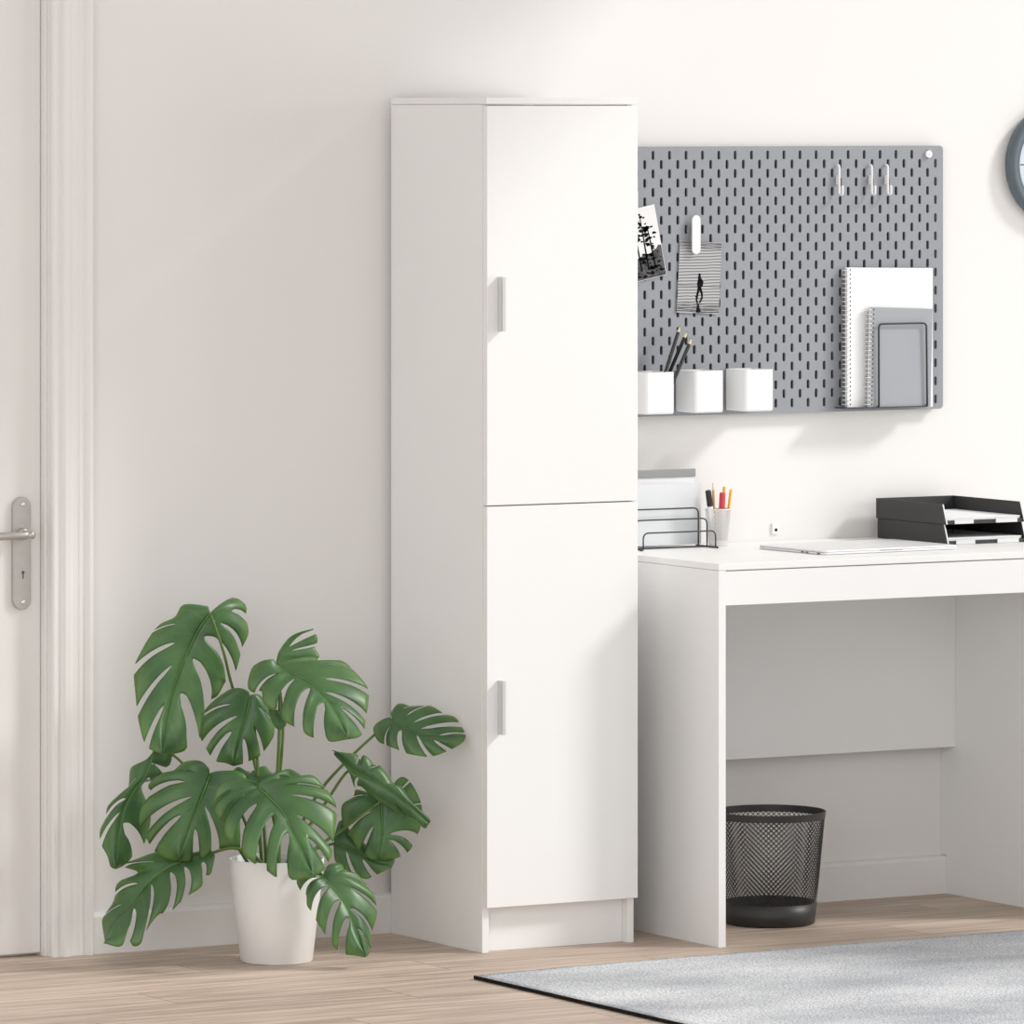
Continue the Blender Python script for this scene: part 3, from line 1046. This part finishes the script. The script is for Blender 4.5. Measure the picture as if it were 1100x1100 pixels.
for sgn in (-1, 1):
    for k in range(n):
        pts = []
        for q in range(9):
            z = 0.006 + (h - 0.008) * q / 8
            a = 2 * PI * k / n + sgn * 1.15 * q / 8
            pts.append((prad(z) * math.cos(a), prad(z) * math.sin(a), z))
        tube(bm, pts, 0.00085, 4, cap=False)
obj('mesh_wall', bm, M['mesh_white'], pcup)
bm = BM()
tube(bm, [(prad(h) * math.cos(2 * PI * k / 40), prad(h) * math.sin(2 * PI * k / 40), h) for k in range(40)], 0.0017, 8, closed=True)
obj('rim', bm, M['mesh_white'], pcup, smooth=True)
bm = BM(); lathe(bm, [(0, 0), (prad(0), 0), (prad(0.014), 0.014), (prad(0.014) - 0.001, 0.014), (prad(0) - 0.001, 0.0015), (0, 0.0015)], 40)
obj('base', bm, M['mesh_white'], pcup, smooth=True)


def marker(name, label, p0, p1, cap):
    p0, p1 = Vector(p0) + PC, Vector(p1) + PC
    t = thing(name, label, 'marker', p0, 0, 'markers in the pen cup')
    d = p1 - p0; l = d.length
    t.rotation_mode = 'QUATERNION'
    t.rotation_quaternion = Vector((0, 0, 1)).rotation_difference(d.normalized())
    bm = BM(); lathe(bm, [(0, 0), (0.0052, 0), (0.0056, 0.003), (0.0056, l - 0.033), (0, l - 0.033)], 20); obj('barrel', bm, M['white_plastic'], t)
    bm = BM(); lathe(bm, [(0, l - 0.036), (0.0066, l - 0.036), (0.0070, l - 0.034), (0.0066, l - 0.003), (0.0055, l), (0, l)], 20)
    o = obj('cap', bm, cap, t, bevel=0.0004)
    return t


marker('marker', 'black-capped marker leaning out of the white pen cup', (-0.0095, -0.004, 0.003), (-0.0325, -0.010, 0.1245), M['black_pen'])
marker('marker.001', 'red-capped marker upright in the white pen cup', (0.0005, -0.0085, 0.003), (0.0025, -0.014, 0.1190), M['red'])
G2 = 'pencils in the pen cup'
pencil('pencil.004', 'thin amber pencil standing tallest in the pen cup, between the two markers', tuple(PC + Vector((-0.001, 0.010, 0.003))), tuple(PC + Vector((-0.0065, 0.012, 0.1400))), 0.0030, M['amber'], G2)
for i, (q0, q1, lab) in enumerate((((0.0085, 0.0005, 0.003), (0.0155, 0.003, 0.1180), 'yellow pencil in the pen cup right next to the red marker'),
                                  ((0.0085, 0.0095, 0.003), (0.0215, 0.009, 0.1300), 'yellow pencil in the pen cup, middle of the three'),
                                  ((0.0125, -0.0065, 0.003), (0.0305, -0.004, 0.1240), 'yellow pencil in the pen cup leaning farthest right'))):
    pencil('pencil.%03d' % (5 + i), lab, tuple(PC + Vector(q0)), tuple(PC + Vector(q1)), 0.0035, M['yellow'], G2, tip=False)

# ------------------------------------------------------------------ waste basket
bas = thing('waste_basket', 'black wire mesh waste basket on the floor under the desk', 'waste basket', (0.800, -0.282, 0))
BH, BR0, BR1 = 0.2450, 0.0975, 0.1205


def brad(z):
    return BR0 + (BR1 - BR0) * z / BH


bm = BM()
n = 64
for sgn in (-1, 1):
    for k in range(n):
        pts = []
        for q in range(17):
            z = 0.044 + (BH - 0.052) * q / 16
            a = 2 * PI * k / n + sgn * 1.72 * q / 16
            pts.append((brad(z) * math.cos(a), brad(z) * math.sin(a), z))
        tube(bm, pts, 0.00088, 4, cap=False)
obj('mesh_wall', bm, M['basket'], bas)
bm = BM()
lathe(bm, [(brad(0.2305) + 0.0016, 0.2305), (brad(BH) + 0.0020, BH), (brad(BH) + 0.0004, BH + 0.0012), (brad(BH) - 0.0014, BH), (brad(0.2305) - 0.0010, 0.2305), (brad(0.2305) + 0.0016, 0.2305)], 96)
obj('rim_band', bm, M['basket'], bas, smooth=False, bevel=0.0003)
bm = BM()
lathe(bm, [(0, 0.0005), (BR0 - 0.003, 0.0005), (BR0 + 0.0010, 0.003), (brad(0.048) + 0.0014, 0.048), (brad(0.048) - 0.0008, 0.048), (BR0 - 0.003, 0.005), (0, 0.005)], 96)
for f in bm.faces:
    f.smooth = True
obj('base_band', bm, M['basket'], bas)

# ------------------------------------------------------------------ rug
RX0, RX1 = -0.2190, 2.70
bx = [(-0.2190, -0.7690), (0.00, -0.7440), (0.25, -0.7300), (0.70, -0.7170), (1.20, -0.7130), (2.70, -0.7130)]
rug = thing('rug', 'grey worn-look rug with black bound edge on the plank floor', 'rug', (0.9, -1.6, 0))
bm = BM()
nx, ny = 120, 70
rg = random.Random(5)


def back_y(x):
    for (xa, ya), (xb, yb) in zip(bx, bx[1:]):
        if x <= xb + 1e-9:
            t = (x - xa) / (xb - xa)
            return ya + (yb - ya) * t
    return bx[-1][1]


grid = []
for j in range(ny + 1):
    row = []
    for i in range(nx + 1):
        x = RX0 + (RX1 - RX0) * (i / nx)
        y0 = back_y(x)
        y = y0 + (-2.9 - y0) * (j / ny)
        z = 0.0088 + rg.uniform(-0.0006, 0.0006)
        if i in (0, nx) or j in (0, ny):
            z -= 0.0012
        row.append(bm.verts.new((x - 0.9, y + 1.6, z)))
    grid.append(row)
for j in range(ny):
    for i in range(nx):
        bm.faces.new((grid[j][i], grid[j + 1][i], grid[j + 1][i + 1], grid[j][i + 1]))
ring = [grid[0][i] for i in range(nx + 1)] + [grid[j][nx] for j in range(1, ny + 1)] + [grid[ny][i] for i in range(nx - 1, -1, -1)] + [grid[j][0] for j in range(ny - 1, 0, -1)]
low = [bm.verts.new((v.co.x, v.co.y, 0.0006)) for v in ring]
for k in range(len(ring)):
    q = (k + 1) % len(ring)
    bm.faces.new((ring[k], ring[q], low[q], low[k]))
obj('pile', bm, M['rug'], rug, smooth=True)
bm = BM()
box(bm, RX0 - 0.0032 - 0.9, RX0 - 0.0002 - 0.9, -2.9 + 1.6, -0.7675 + 1.6, 0.0004, 0.0078)
o = obj('side_binding', bm, M['rug_edge'], rug, bevel=0.0012); o['label'] = 'black bound edge'

# ------------------------------------------------------------------ monstera
PA = Vector((-0.4353, -0.3131, 0))                # pot axis on the floor
D0 = (PA - CAM).dot(FWD)                           # its distance along the view axis


def at(u, v, d):
    """a point seen at pixel (u, v), d metres behind (+) or before (-) the pot axis"""
    k = (D0 + d) / F
    return CAM + (FWD * F + RT * (u - 550) + UP * (VH - v)) * k


plant = thing('monstera_plant', 'large monstera with split green leaves in a white pot on the floor', 'potted plant', PA)


def rel(p):
    return Vector(p) - PA


bm = BM()
PR0, PR1, PH = 0.0755, 0.1000, 0.2150
prof = [(0, 0.0008), (PR0 - 0.003, 0.0008), (PR0, 0.004), (PR1, PH - 0.002), (PR1 - 0.0012, PH), (PR1 - 0.0040, PH), (PR1 - 0.0052, PH - 0.002), (PR0 + 0.009, 0.10), (0, 0.10)]
lathe(bm, prof, 96)
obj('pot', bm, M['pot'], plant, smooth=True)
me = plant.children[0].data
me.set_sharp_from_angle(angle=math.radians(40))
bm = BM()
lathe(bm, [(0, 0.190), (0.05, 0.189), (0.0925, 0.186), (0.0925, 0.150), (0, 0.150)], 48)
obj('soil', bm, M['soil'], plant)


def interp(poly, s):
    """poly: list of (Vector, cumulative fraction)"""
    if s <= 0: return poly[0][0].copy()
    for (a, sa), (b, sb) in zip(poly, poly[1:]):
        if s <= sb:
            t = (s - sa) / max(1e-9, sb - sa)
            return a.lerp(b, t)
    return poly[-1][0].copy()


def param(pts2, n=6):
    c = catmull([(x, y, 0) for x, y in pts2], n)
    l = [0]
    for a, b in zip(c, c[1:]):
        l.append(l[-1] + (b - a).length)
    return [(p, q / l[-1]) for p, q in zip(c, l)], l[-1]


def quad3(t, q):
    a, b, c = q
    return a * (1 - t) ** 2 + (2 * b - 0.5 * (a + c)) * 2 * t * (1 - t) + c * t * t if False else a + (4 * b - 3 * a - c) * t + (2 * a + 2 * c - 4 * b) * t * t


def leaf(cfg, mid, sides, dm, label=None, rib=True, curl=0.010, ripple=0.0):
    ox, oy, sc = cfg

    def pp(p):
        return (ox + p[0] / sc, oy + p[1] / sc)
    mpoly, mlen = param([pp(p) for p in mid])
    bm = BM()
    uvl = bm.loops.layers.uv.new('UVMap')

    def midpt(s):
        p = interp(mpoly, s)
        return Vector((p.x, p.y, quad3(s, dm)))
    NR = 14
    for edge, slits, de, bow in sides:
        epoly, elen = param([pp(p) for p in edge])
        info = []
        for sl in slits:
            o_ = Vector((*pp(sl[0:2]), 0)); i_ = Vector((*pp(sl[2:4]), 0))
            w = sl[4] / sc
            best = min(range(201), key=lambda k: (interp(epoly, k / 200) - o_).length)
            s = best / 200
            e = interp(epoly, s)
            # where the line of the slit meets the midrib
            dirv = (i_ - o_).normalized()
            bs, bd = s ** 1.5, 1e9
            for k in range(101):
                q = interp(mpoly, k / 100)
                v = q - o_
                along = v.dot(dirv)
                if along <= (i_ - o_).length * 0.98: continue
                dist = (v - dirv * along).length + 0.15 * abs(k / 100 - s ** 1.5) * mlen
                if dist < bd: bd, bs = dist, k / 100
            r0 = 1 - (i_ - o_).length / max(1e-6, (interp(mpoly, bs) - e).length)
            info.append([s, bs, max(0.10, min(0.92, r0)), w / elen / 2 * 1.0])
        info.sort()
        for k in range(1, len(info)):
            info[k][1] = max(info[k][1], info[k - 1][1] + 0.02)
        for q in info:
            q[1] = min(q[1], 0.97)
        knots = [(0, 0)] + [(q[0], q[1]) for q in info] + [(1, 1)]

        def smap(s):
            for (a, fa_), (b, fb_) in zip(knots, knots[1:]):
                if s <= b + 1e-9:
                    t = (s - a) / max(1e-9, b - a)
                    return fa_ + (fb_ - fa_) * t
            return 1.0
        bounds = [(0.0, 2.0, 0.0)] + [(q[0], q[2], q[3]) for q in info] + [(1.0, 2.0, 0.0)]

        def gap(b, r):
            c, r0, w = b
            if r <= r0: return 0.0
            x = (r - r0) / (1 - r0)
            return w * min(1.0, math.sqrt(x * 5)) * (0.85 + 0.35 * x)

        def surf(s, r, t):
            s = s - 0.62 * r * (1 - r) * s * (1 - s)          # lobes sweep out, then bend to the tip
            m_ = midpt(smap(s))
            e2 = interp(epoly, s)
            e = Vector((e2.x, e2.y, quad3(s, de)))
            c = (m_ + e) * 0.5 + Vector(bow)
            p = m_ * (1 - r) ** 2 + c * 2 * r * (1 - r) + e * r * r
            p.z += curl * (2 * t - 1) ** 2 * r * r + ripple * math.sin(s * 21 + r * 3) * r
            return p
        for b0, b1 in zip(bounds, bounds[1:]):
            ns = max(5, int((b1[0] - b0[0]) * 46))
            # rows follow a few extra samples where the slits start
            rs = sorted(set([k / NR for k in range(NR + 1)] + [min(1, b[1] + e) for b in (b0, b1) if b[1] < 1 for e in (0.0, 0.012, 0.035)]))
            prev = None
            for r in rs:
                a = b0[0] + gap(b0, r); b = b1[0] - gap(b1, r)
                rowv = []
                for k in range(ns + 1):
                    t = k / ns
                    p = surf(a + (b - a) * t, r, t)
                    rowv.append((bm.verts.new(rel(at(p.x, p.y, p.z))), t, r))
                if prev:
                    for k in range(ns):
                        qd = (prev[k], prev[k + 1], rowv[k + 1], rowv[k])
                        f = bm.faces.new([q[0] for q in qd])
                        f.smooth = True
                        for lp, q in zip(f.loops, qd):
                            lp[uvl].uv = (q[1], q[2])
                prev = rowv
    bmesh.ops.remove_doubles(bm, verts=bm.verts, dist=2e-5)
    o = obj('leaf', bm, M['leaf'], plant)
    sd = o.modifiers.new('thickness', 'SOLIDIFY'); sd.thickness = 0.0007; sd.offset = 0
    if label: o['label'] = label
    if rib:
        bm = BM()
        pts = [midpt(k / 24) for k in range(24)]
        tube(bm, [rel(at(p.x, p.y, p.z - 0.0010)) for p in pts], 0.0019, 6, r1=0.0006)
        obj('midrib', bm, M['midrib'], o, smooth=True)
    return o


def stem(pts, r=0.0036, r1=0.0026, name='stem'):
    """pts: (u, v, depth)"""
    bm = BM()
    tube(bm, [rel(at(*p)) for p in catmull(pts, 8)], r, 8, r1=r1)
    return obj(name, bm, M['stem'], plant, smooth=True)


Z1, Z2, Z3, Z4 = (130, 630, 5.787), (250, 660, 6.469), (190, 720, 8.46), (100, 790, 4.681)
Z5, Z6, Z7, Z8 = (220, 810, 6.875), (340, 740, 5.0), (310, 910, 8.464), (140, 800, 8.46)

# hanging leaf, upper left
leaf(Z1, [(555, 165), (480, 270), (400, 440), (330, 620), (285, 800), (262, 960), (255, 1045)], [
    ([(530, 125), (450, 110), (378, 118), (335, 190), (230, 245), (135, 385), (82, 510), (92, 690), (112, 850), (158, 992), (255, 1045)],
     [(225, 300, 345, 283, 16), (98, 520, 340, 385, 55), (112, 775, 322, 520, 50), (165, 985, 262, 765, 40)], (0.02, -0.045, -0.10), (0, -6, -0.012)),
    ([(575, 158), (640, 95), (710, 70), (778, 122), (775, 190), (792, 290), (750, 385), (738, 440), (712, 525), (650, 590), (600, 680), (550, 715), (500, 850), (482, 960), (415, 960), (405, 1015), (330, 1040), (255, 1045)],
     [(755, 200, 660, 165, 45), (740, 395, 600, 248, 38), (680, 560, 500, 342, 75), (530, 740, 432, 470, 80), (450, 965, 355, 690, 85)], (0.05, 0.035, -0.06), (3, -4, -0.02)),
], (0.0, -0.02, -0.09), curl=0.006)
# broad bright leaf, upper middle
leaf(Z2, [(300, 345), (400, 405), (520, 465), (620, 550), (720, 690), (800, 865)], [
    ([(260, 338), (170, 340), (122, 400), (105, 510), (150, 545), (200, 530), (215, 620), (280, 665), (325, 645), (345, 730), (445, 785), (480, 745), (500, 825), (582, 862), (640, 835), (675, 885), (800, 868)],
     [(175, 545, 330, 432, 26), (318, 660, 430, 470, 60), (470, 770, 548, 530, 75), (610, 862, 640, 645, 75)], (-0.07, -0.15, -0.20), (0, -9, -0.02)),
    ([(345, 350), (400, 375), (450, 325), (560, 295), (625, 335), (750, 320), (835, 385), (935, 505), (942, 610), (925, 715), (913, 805), (880, 852), (800, 868)],
     [(830, 385, 640, 378, 10), (938, 540, 670, 430, 38), (925, 715, 675, 520, 44), (905, 815, 765, 670, 36)], (-0.05, -0.045, -0.17), (2, -5, -0.02)),
], (-0.075, -0.12, -0.19), curl=0.008)
# narrow leaf seen edge-on behind it
leaf(Z2, [(310, 350), (345, 270), (410, 185), (480, 135), (558, 108)], [
    ([(335, 372), (480, 325), (600, 300), (570, 235), (585, 205), (588, 150), (562, 128), (558, 108)],
     [(588, 218, 420, 255, 24), (552, 130, 385, 235, 34)], (0.03, 0.05, 0.06), (0, -3, 0.0)),
    ([(300, 335), (325, 250), (395, 160), (475, 120), (555, 102)], [], (0.03, 0.03, 0.05), (0, 0, 0)),
], (0.02, 0.035, 0.05), curl=0.004)
# dark leaf below the hanging one
leaf(Z3, [(665, 240), (630, 400), (575, 580), (535, 740), (515, 872)], [
    ([(640, 212), (570, 172), (490, 170), (380, 240), (280, 330), (220, 430), (203, 520), (212, 610), (238, 658), (268, 715), (305, 778), (362, 830), (440, 842), (515, 872)],
     [(265, 440, 520, 362, 34), (248, 680, 548, 450, 62), (335, 800, 505, 605, 62)], (0.05, 0.02, 0.02), (0, -8, -0.02)),
    ([(685, 240), (760, 228), (830, 330), (870, 440), (885, 570), (840, 670), (780, 748), (735, 790), (650, 828), (600, 850), (515, 872)],
     [(872, 480, 790, 410, 20), (775, 760, 690, 545, 40), (628, 850, 598, 660, 48)], (0.06, 0.05, 0.03), (0, -4, -0.02)),
], (0.04, 0.03, 0.02))
# broad bright leaf over the pot
leaf(Z5, [(390, 245), (480, 325), (580, 440), (650, 580), (720, 710), (800, 910)], [
    ([(345, 215), (220, 185), (110, 230), (70, 320), (75, 420), (120, 495), (140, 520), (155, 610), (215, 668), (262, 690), (300, 760), (385, 822), (442, 850), (530, 910), (610, 885), (645, 930), (800, 912)],
     [(80, 375, 190, 295, 18), (130, 505, 305, 340, 24), (240, 680, 405, 402, 66), (415, 835, 530, 470, 80), (575, 905, 625, 622, 75)], (-0.12, -0.19, -0.24), (0, -9, -0.02)),
    ([(400, 210), (500, 150), (600, 120), (655, 180), (790, 155), (880, 240), (955, 340), (972, 412), (968, 520), (945, 665), (937, 740), (905, 812), (870, 865), (800, 912)],
     [(655, 190, 560, 195, 14), (900, 262, 610, 264, 14), (970, 420, 640, 345, 34), (945, 680, 685, 490, 52), (905, 822, 760, 670, 40)], (-0.09, -0.09, -0.20), (2, -6, -0.02)),
], (-0.12, -0.155, -0.225), curl=0.008)
# dark leaf left of it
leaf(Z8, [(725, 275), (660, 440), (590, 620), (520, 800), (440, 1058)], [
    ([(700, 220), (620, 145), (480, 160), (395, 235), (270, 265), (160, 370), (190, 440), (100, 570), (80, 700), (105, 765), (148, 850), (180, 915), (230, 975), (330, 1040), (440, 1060)],
     [(330, 300, 530, 302, 18), (188, 450, 500, 392, 55), (118, 780, 560, 502, 78), (205, 930, 470, 695, 62)], (-0.02, -0.05, -0.08), (0, -8, -0.02)),
    ([(745, 270), (830, 240), (1000, 245), (1060, 330), (1000, 560), (1000, 900), (980, 935), (800, 945), (740, 965), (700, 1010), (600, 1060), (440, 1060)],
     [(765, 945, 668, 570, 66), (590, 1055, 575, 790, 58)], (-0.02, -0.05, -0.07), (0, -4, -0.015)),
], (-0.03, -0.07, -0.085))
# far left leaf
leaf(Z4, [(305, 75), (270, 190), (200, 290), (152, 380), (130, 500), (115, 670)], [
    ([(290, 135), (240, 150), (190, 163), (177, 262), (140, 290), (75, 355), (64, 415), (35, 480), (40, 545), (72, 605), (88, 660), (115, 672)],
     [(180, 262, 215, 240, 8), (68, 410, 145, 320, 24), (42, 540, 130, 395, 30)], (0.02, -0.03, -0.07), (0, -4, -0.02)),
    ([(318, 68), (370, 30), (398, 78), (377, 158), (300, 140), (348, 190), (300, 225), (240, 255), (290, 400), (255, 548), (205, 600), (160, 650), (115, 672)],
     [(345, 168, 298, 150, 22), (262, 250, 240, 240, 10), (230, 585, 150, 450, 72)], (0.02, 0.03, -0.03), (2, -2, -0.01)),
], (0.0, -0.03, -0.06), curl=0.006)
# low leaf reaching left, lobes hanging
leaf(Z4, [(600, 590), (430, 640), (300, 720), (190, 850), (110, 930), (60, 1032)], [
    ([(606, 640), (590, 700), (552, 706), (545, 760), (478, 806), (437, 840), (380, 895), (330, 900), (262, 990), (237, 1050), (198, 1058), (170, 1000), (140, 1062), (52, 1045)],
     [(553, 708, 530, 655, 30), (455, 815, 442, 670, 42), (375, 895, 372, 700, 45), (250, 1000, 285, 760, 34), (182, 1010, 190, 885, 40)], (-0.07, -0.11, -0.13), (4, -6, -0.02)),
    ([(585, 575), (450, 595), (330, 585), (210, 625), (140, 655), (230, 690), (125, 740), (105, 830), (60, 900), (45, 935), (60, 1032)],
     [(150, 660, 300, 655, 18), (110, 800, 215, 770, 16), (60, 905, 135, 870, 10)], (-0.03, -0.02, -0.06), (0, -3, -0.01)),
], (-0.05, -0.06, -0.09), curl=0.006)
# bright low leaf right of the pot
leaf(Z7, [(310, 265), (430, 400), (530, 540), (610, 740), (690, 1000)], [
    ([(270, 275), (80, 290), (110, 400), (160, 430), (168, 530), (210, 590), (265, 690), (345, 815), (383, 860), (437, 935), (515, 975), (600, 985), (690, 1002)],
     [(130, 410, 290, 295, 50), (235, 620, 372, 380, 78), (368, 830, 478, 485, 78), (480, 955, 560, 670, 70)], (-0.12, -0.15, -0.15), (0, -9, -0.02)),
    ([(325, 225), (365, 158), (480, 155), (515, 222), (620, 240), (705, 345), (780, 450), (800, 552), (795, 650), (757, 780), (742, 935), (720, 982), (690, 1002)],
     [(710, 360, 520, 322, 16), (800, 560, 550, 412, 38), (758, 785, 595, 535, 38), (740, 935, 640, 745, 22)], (-0.10, -0.08, -0.12), (3, -6, -0.02)),
], (-0.11, -0.125, -0.14), curl=0.008)
# right leaf standing out before the cabinet side
leaf(Z6, [(405, 165), (480, 215), (570, 245), (690, 256), (800, 258)], [
    ([(395, 130), (440, 80), (510, 92), (590, 90), (625, 97), (690, 135), (742, 152), (772, 190), (792, 230), (800, 258)],
     [(505, 95, 470, 110, 8), (590, 95, 500, 155, 14), (690, 135, 530, 188, 22), (770, 195, 560, 222, 26), (795, 240, 650, 248, 10)], (0.17, 0.20, 0.17), (0, -3, -0.01)),
    ([(380, 168), (330, 180), (304, 220), (330, 280), (375, 302), (445, 330), (500, 350), (590, 365), (650, 355), (695, 338), (760, 305), (790, 282), (800, 258)],
     [(372, 302, 405, 210, 12), (465, 335, 465, 235, 34), (612, 362, 545, 255, 26), (712, 330, 640, 285, 24)], (0.14, 0.13, 0.15), (0, -5, -0.01)),
], (0.15, 0.155, 0.16))
# dark folded leaf
leaf(Z6, [(95, 345), (200, 440), (350, 510), (480, 610), (605, 720)], [
    ([(80, 333), (145, 342), (218, 352), (232, 385), (258, 355), (325, 420), (345, 415), (440, 540), (455, 520), (510, 610), (605, 700), (605, 720)],
     [(225, 370, 222, 425, 10), (332, 418, 300, 440, 16), (447, 532, 420, 520, 14)], (0.10, 0.10, 0.10), (3, -3, -0.015)),
    ([(95, 352), (170, 440), (205, 530), (235, 520), (300, 580), (380, 630), (450, 670), (520, 692), (580, 750), (605, 720)],
     [(222, 532, 238, 480, 22), (460, 675, 452, 630, 26)], (0.10, 0.09, 0.09), (0, 2, -0.01)),
], (0.105, 0.085, 0.09), label='dark folded leaf')
# leaf under it
leaf(Z6, [(345, 612), (352, 720), (347, 800), (330, 918)], [
    ([(310, 580), (215, 540), (198, 580), (140, 620), (134, 690), (152, 765), (190, 805), (235, 880), (255, 895), (300, 916), (330, 920)],
     [(205, 590, 260, 590, 8), (160, 775, 300, 668, 20), (243, 885, 312, 750, 24)], (0.13, 0.11, 0.12), (0, -5, -0.015)),
    ([(365, 580), (440, 480), (492, 488), (540, 560), (566, 640), (556, 750), (528, 805), (512, 850), (485, 880), (440, 905), (380, 918), (330, 920)],
     [(497, 500, 465, 560, 10), (550, 620, 490, 620, 8), (528, 810, 385, 690, 56), (470, 895, 390, 792, 34)], (0.15, 0.15, 0.13), (0, -5, -0.015)),
], (0.13, 0.12, 0.12))
# dark leaf behind, low right
leaf(Z6, [(95, 830), (200, 862), (300, 925), (405, 960)], [
    ([(92, 800), (130, 705), (200, 780), (300, 860), (415, 905), (405, 960)], [], (0.15, 0.16, 0.16), (0, -2, -0.01)),
    ([(92, 850), (100, 920), (140, 965), (200, 990), (260, 1020), (310, 1005), (380, 970), (405, 960)],
     [(205, 992, 165, 880, 26), (312, 1005, 258, 925, 26)], (0.14, 0.13, 0.14), (0, -3, -0.01)),
], (0.14, 0.14, 0.15))
# small dark leaf behind the middle
leaf(Z5, [(250, 180), (400, 165), (560, 150), (720, 165)], [
    ([(200, 130), (250, 95), (330, 130), (440, 88), (500, 140), (620, 110), (700, 150), (720, 165)], [(345, 130, 350, 150, 14), (520, 135, 520, 148, 14)], (0.05, 0.06, 0.06), (0, -1, 0)),
    ([(220, 220), (300, 300), (450, 330), (620, 290), (720, 165)], [], (0.02, 0.0, 0.02), (0, -2, -0.01)),
], (0.04, 0.04, 0.05), rib=False)
# young bright lobe under the broad leaf
leaf(Z2, [(255, 640), (300, 700), (330, 805)], [
    ([(250, 660), (262, 720), (290, 780), (330, 805)], [], (-0.03, -0.05, -0.06), (0, -2, 0)),
    ([(290, 650), (350, 700), (372, 765), (330, 805)], [], (-0.03, -0.05, -0.06), (0, -2, 0)),
], (-0.03, -0.06, -0.06), rib=False)

# leaf stalks from the soil
stem([(287, 945, 0.01), (281, 860, 0.06), (265, 785, 0.085), (249, 736, 0.045), (240, 700, -0.02), (226, 659, -0.004)], 0.0042, 0.0026)
stem([(296, 945, -0.01), (297, 860, -0.01), (300, 790, -0.02), (300, 745, -0.03), (296, 714, -0.072)], 0.0046, 0.003)
stem([(300, 942, 0.02), (300, 850, 0.03), (304, 780, 0.03), (298, 714, 0.022)], 0.0036, 0.0026)
stem([(283, 945, 0.01), (278, 880, 0.02), (276, 810, 0.05), (268.6, 749, 0.042)], 0.0044, 0.003)
stem([(300, 942, -0.03), (296, 890, -0.04), (288, 860, -0.08), (277, 845.6, -0.118)], 0.0046, 0.003)
stem([(279, 945, -0.02), (266, 890, -0.02), (246, 850, -0.01), (225.7, 832.5, -0.028)], 0.004, 0.0028)
stem([(276, 943, 0.02), (240, 885, 0.02), (200, 825, 0.02), (180, 808, 0.02), (165, 806, 0.002)], 0.0036, 0.0024)
stem([(288, 938, -0.03), (272, 918, -0.05), (250, 911, -0.06), (228, 916, -0.05)], 0.004, 0.003)
stem([(306, 942, -0.03), (318, 922, -0.06), (334, 926, -0.10), (346.6, 941.3, -0.112)], 0.0038, 0.003)
stem([(304, 943, 0.02), (322, 890, 0.06), (345, 848, 0.10), (382, 808, 0.13), (421, 773, 0.149)], 0.0042, 0.0026)
stem([(308, 943, 0.02), (328, 895, 0.05), (350, 862, 0.08), (372, 830, 0.10), (384, 830, 0.088)], 0.004, 0.0026)
stem([(312, 943, 0.02), (335, 915, 0.06), (368, 891, 0.09), (392, 873, 0.09), (409, 861, 0.127)], 0.0038, 0.0028)
stem([(310, 943, 0.03), (335, 915, 0.08), (359, 906, 0.139)], 0.0036, 0.0026)

# ------------------------------------------------------------------ light
AZ, EL = math.radians(32.0), math.radians(35.5)     # low light from the room side, right
dirv = Vector((-math.cos(AZ) * math.cos(EL), math.sin(AZ) * math.cos(EL), -math.sin(EL)))
sun = bpy.data.objects.new('daylight_sun', bpy.data.lights.new('daylight_sun', 'SUN'))
COL.objects.link(sun)
sun.rotation_euler = Vector((0, 0, -1)).rotation_difference(dirv).to_euler()
sun.location = (3.5, -3, 4)
sun.data.energy = 1.9
sun.data.angle = math.radians(10.0)
sun.data.color = (1.0, 0.985, 0.962)
# added fill light at far left to brighten left-facing sides, not a window
fill_left = bpy.data.objects.new('window_daylight.001', bpy.data.lights.new('window_daylight.001', 'AREA'))
COL.objects.link(fill_left)
fill_left.data.shape = 'RECTANGLE'
fill_left.data.size = 3.0
fill_left.data.size_y = 2.2
fill_left.location = (-4.2, -5.2, 1.5)
fill_left.rotation_euler = (Vector((0.3, -0.3, 0.7)) - fill_left.location).to_track_quat('-Z', 'Y').to_euler()
fill_left.data.energy = 62
fill_left.data.color = (1.0, 0.99, 0.97)
# the big window on the right-hand side of the room
win = bpy.data.objects.new('window_daylight', bpy.data.lights.new('window_daylight', 'AREA'))
COL.objects.link(win)
win.data.shape = 'RECTANGLE'
win.data.size = 2.2
win.data.size_y = 2.0
win.location = (4.1, -3.2, 1.5)
win.rotation_euler = (Vector((0.4, -0.2, 0.9)) - win.location).to_track_quat('-Z', 'Y').to_euler()
win.data.energy = 40
win.data.color = (1.0, 0.985, 0.96)

w = bpy.data.worlds.new('world')
SC.world = w
w.use_nodes = True
bg = w.node_tree.nodes['Background']
bg.inputs['Color'].default_value = (0.97, 0.985, 1.0, 1)
bg.inputs['Strength'].default_value = 0.79

vs = SC.view_settings
vs.view_transform = 'Standard'
vs.look = 'None'
vs.exposure = 0.0
vs.gamma = 1.0
vs.use_curve_mapping = False
SC.cycles.max_bounces = 8
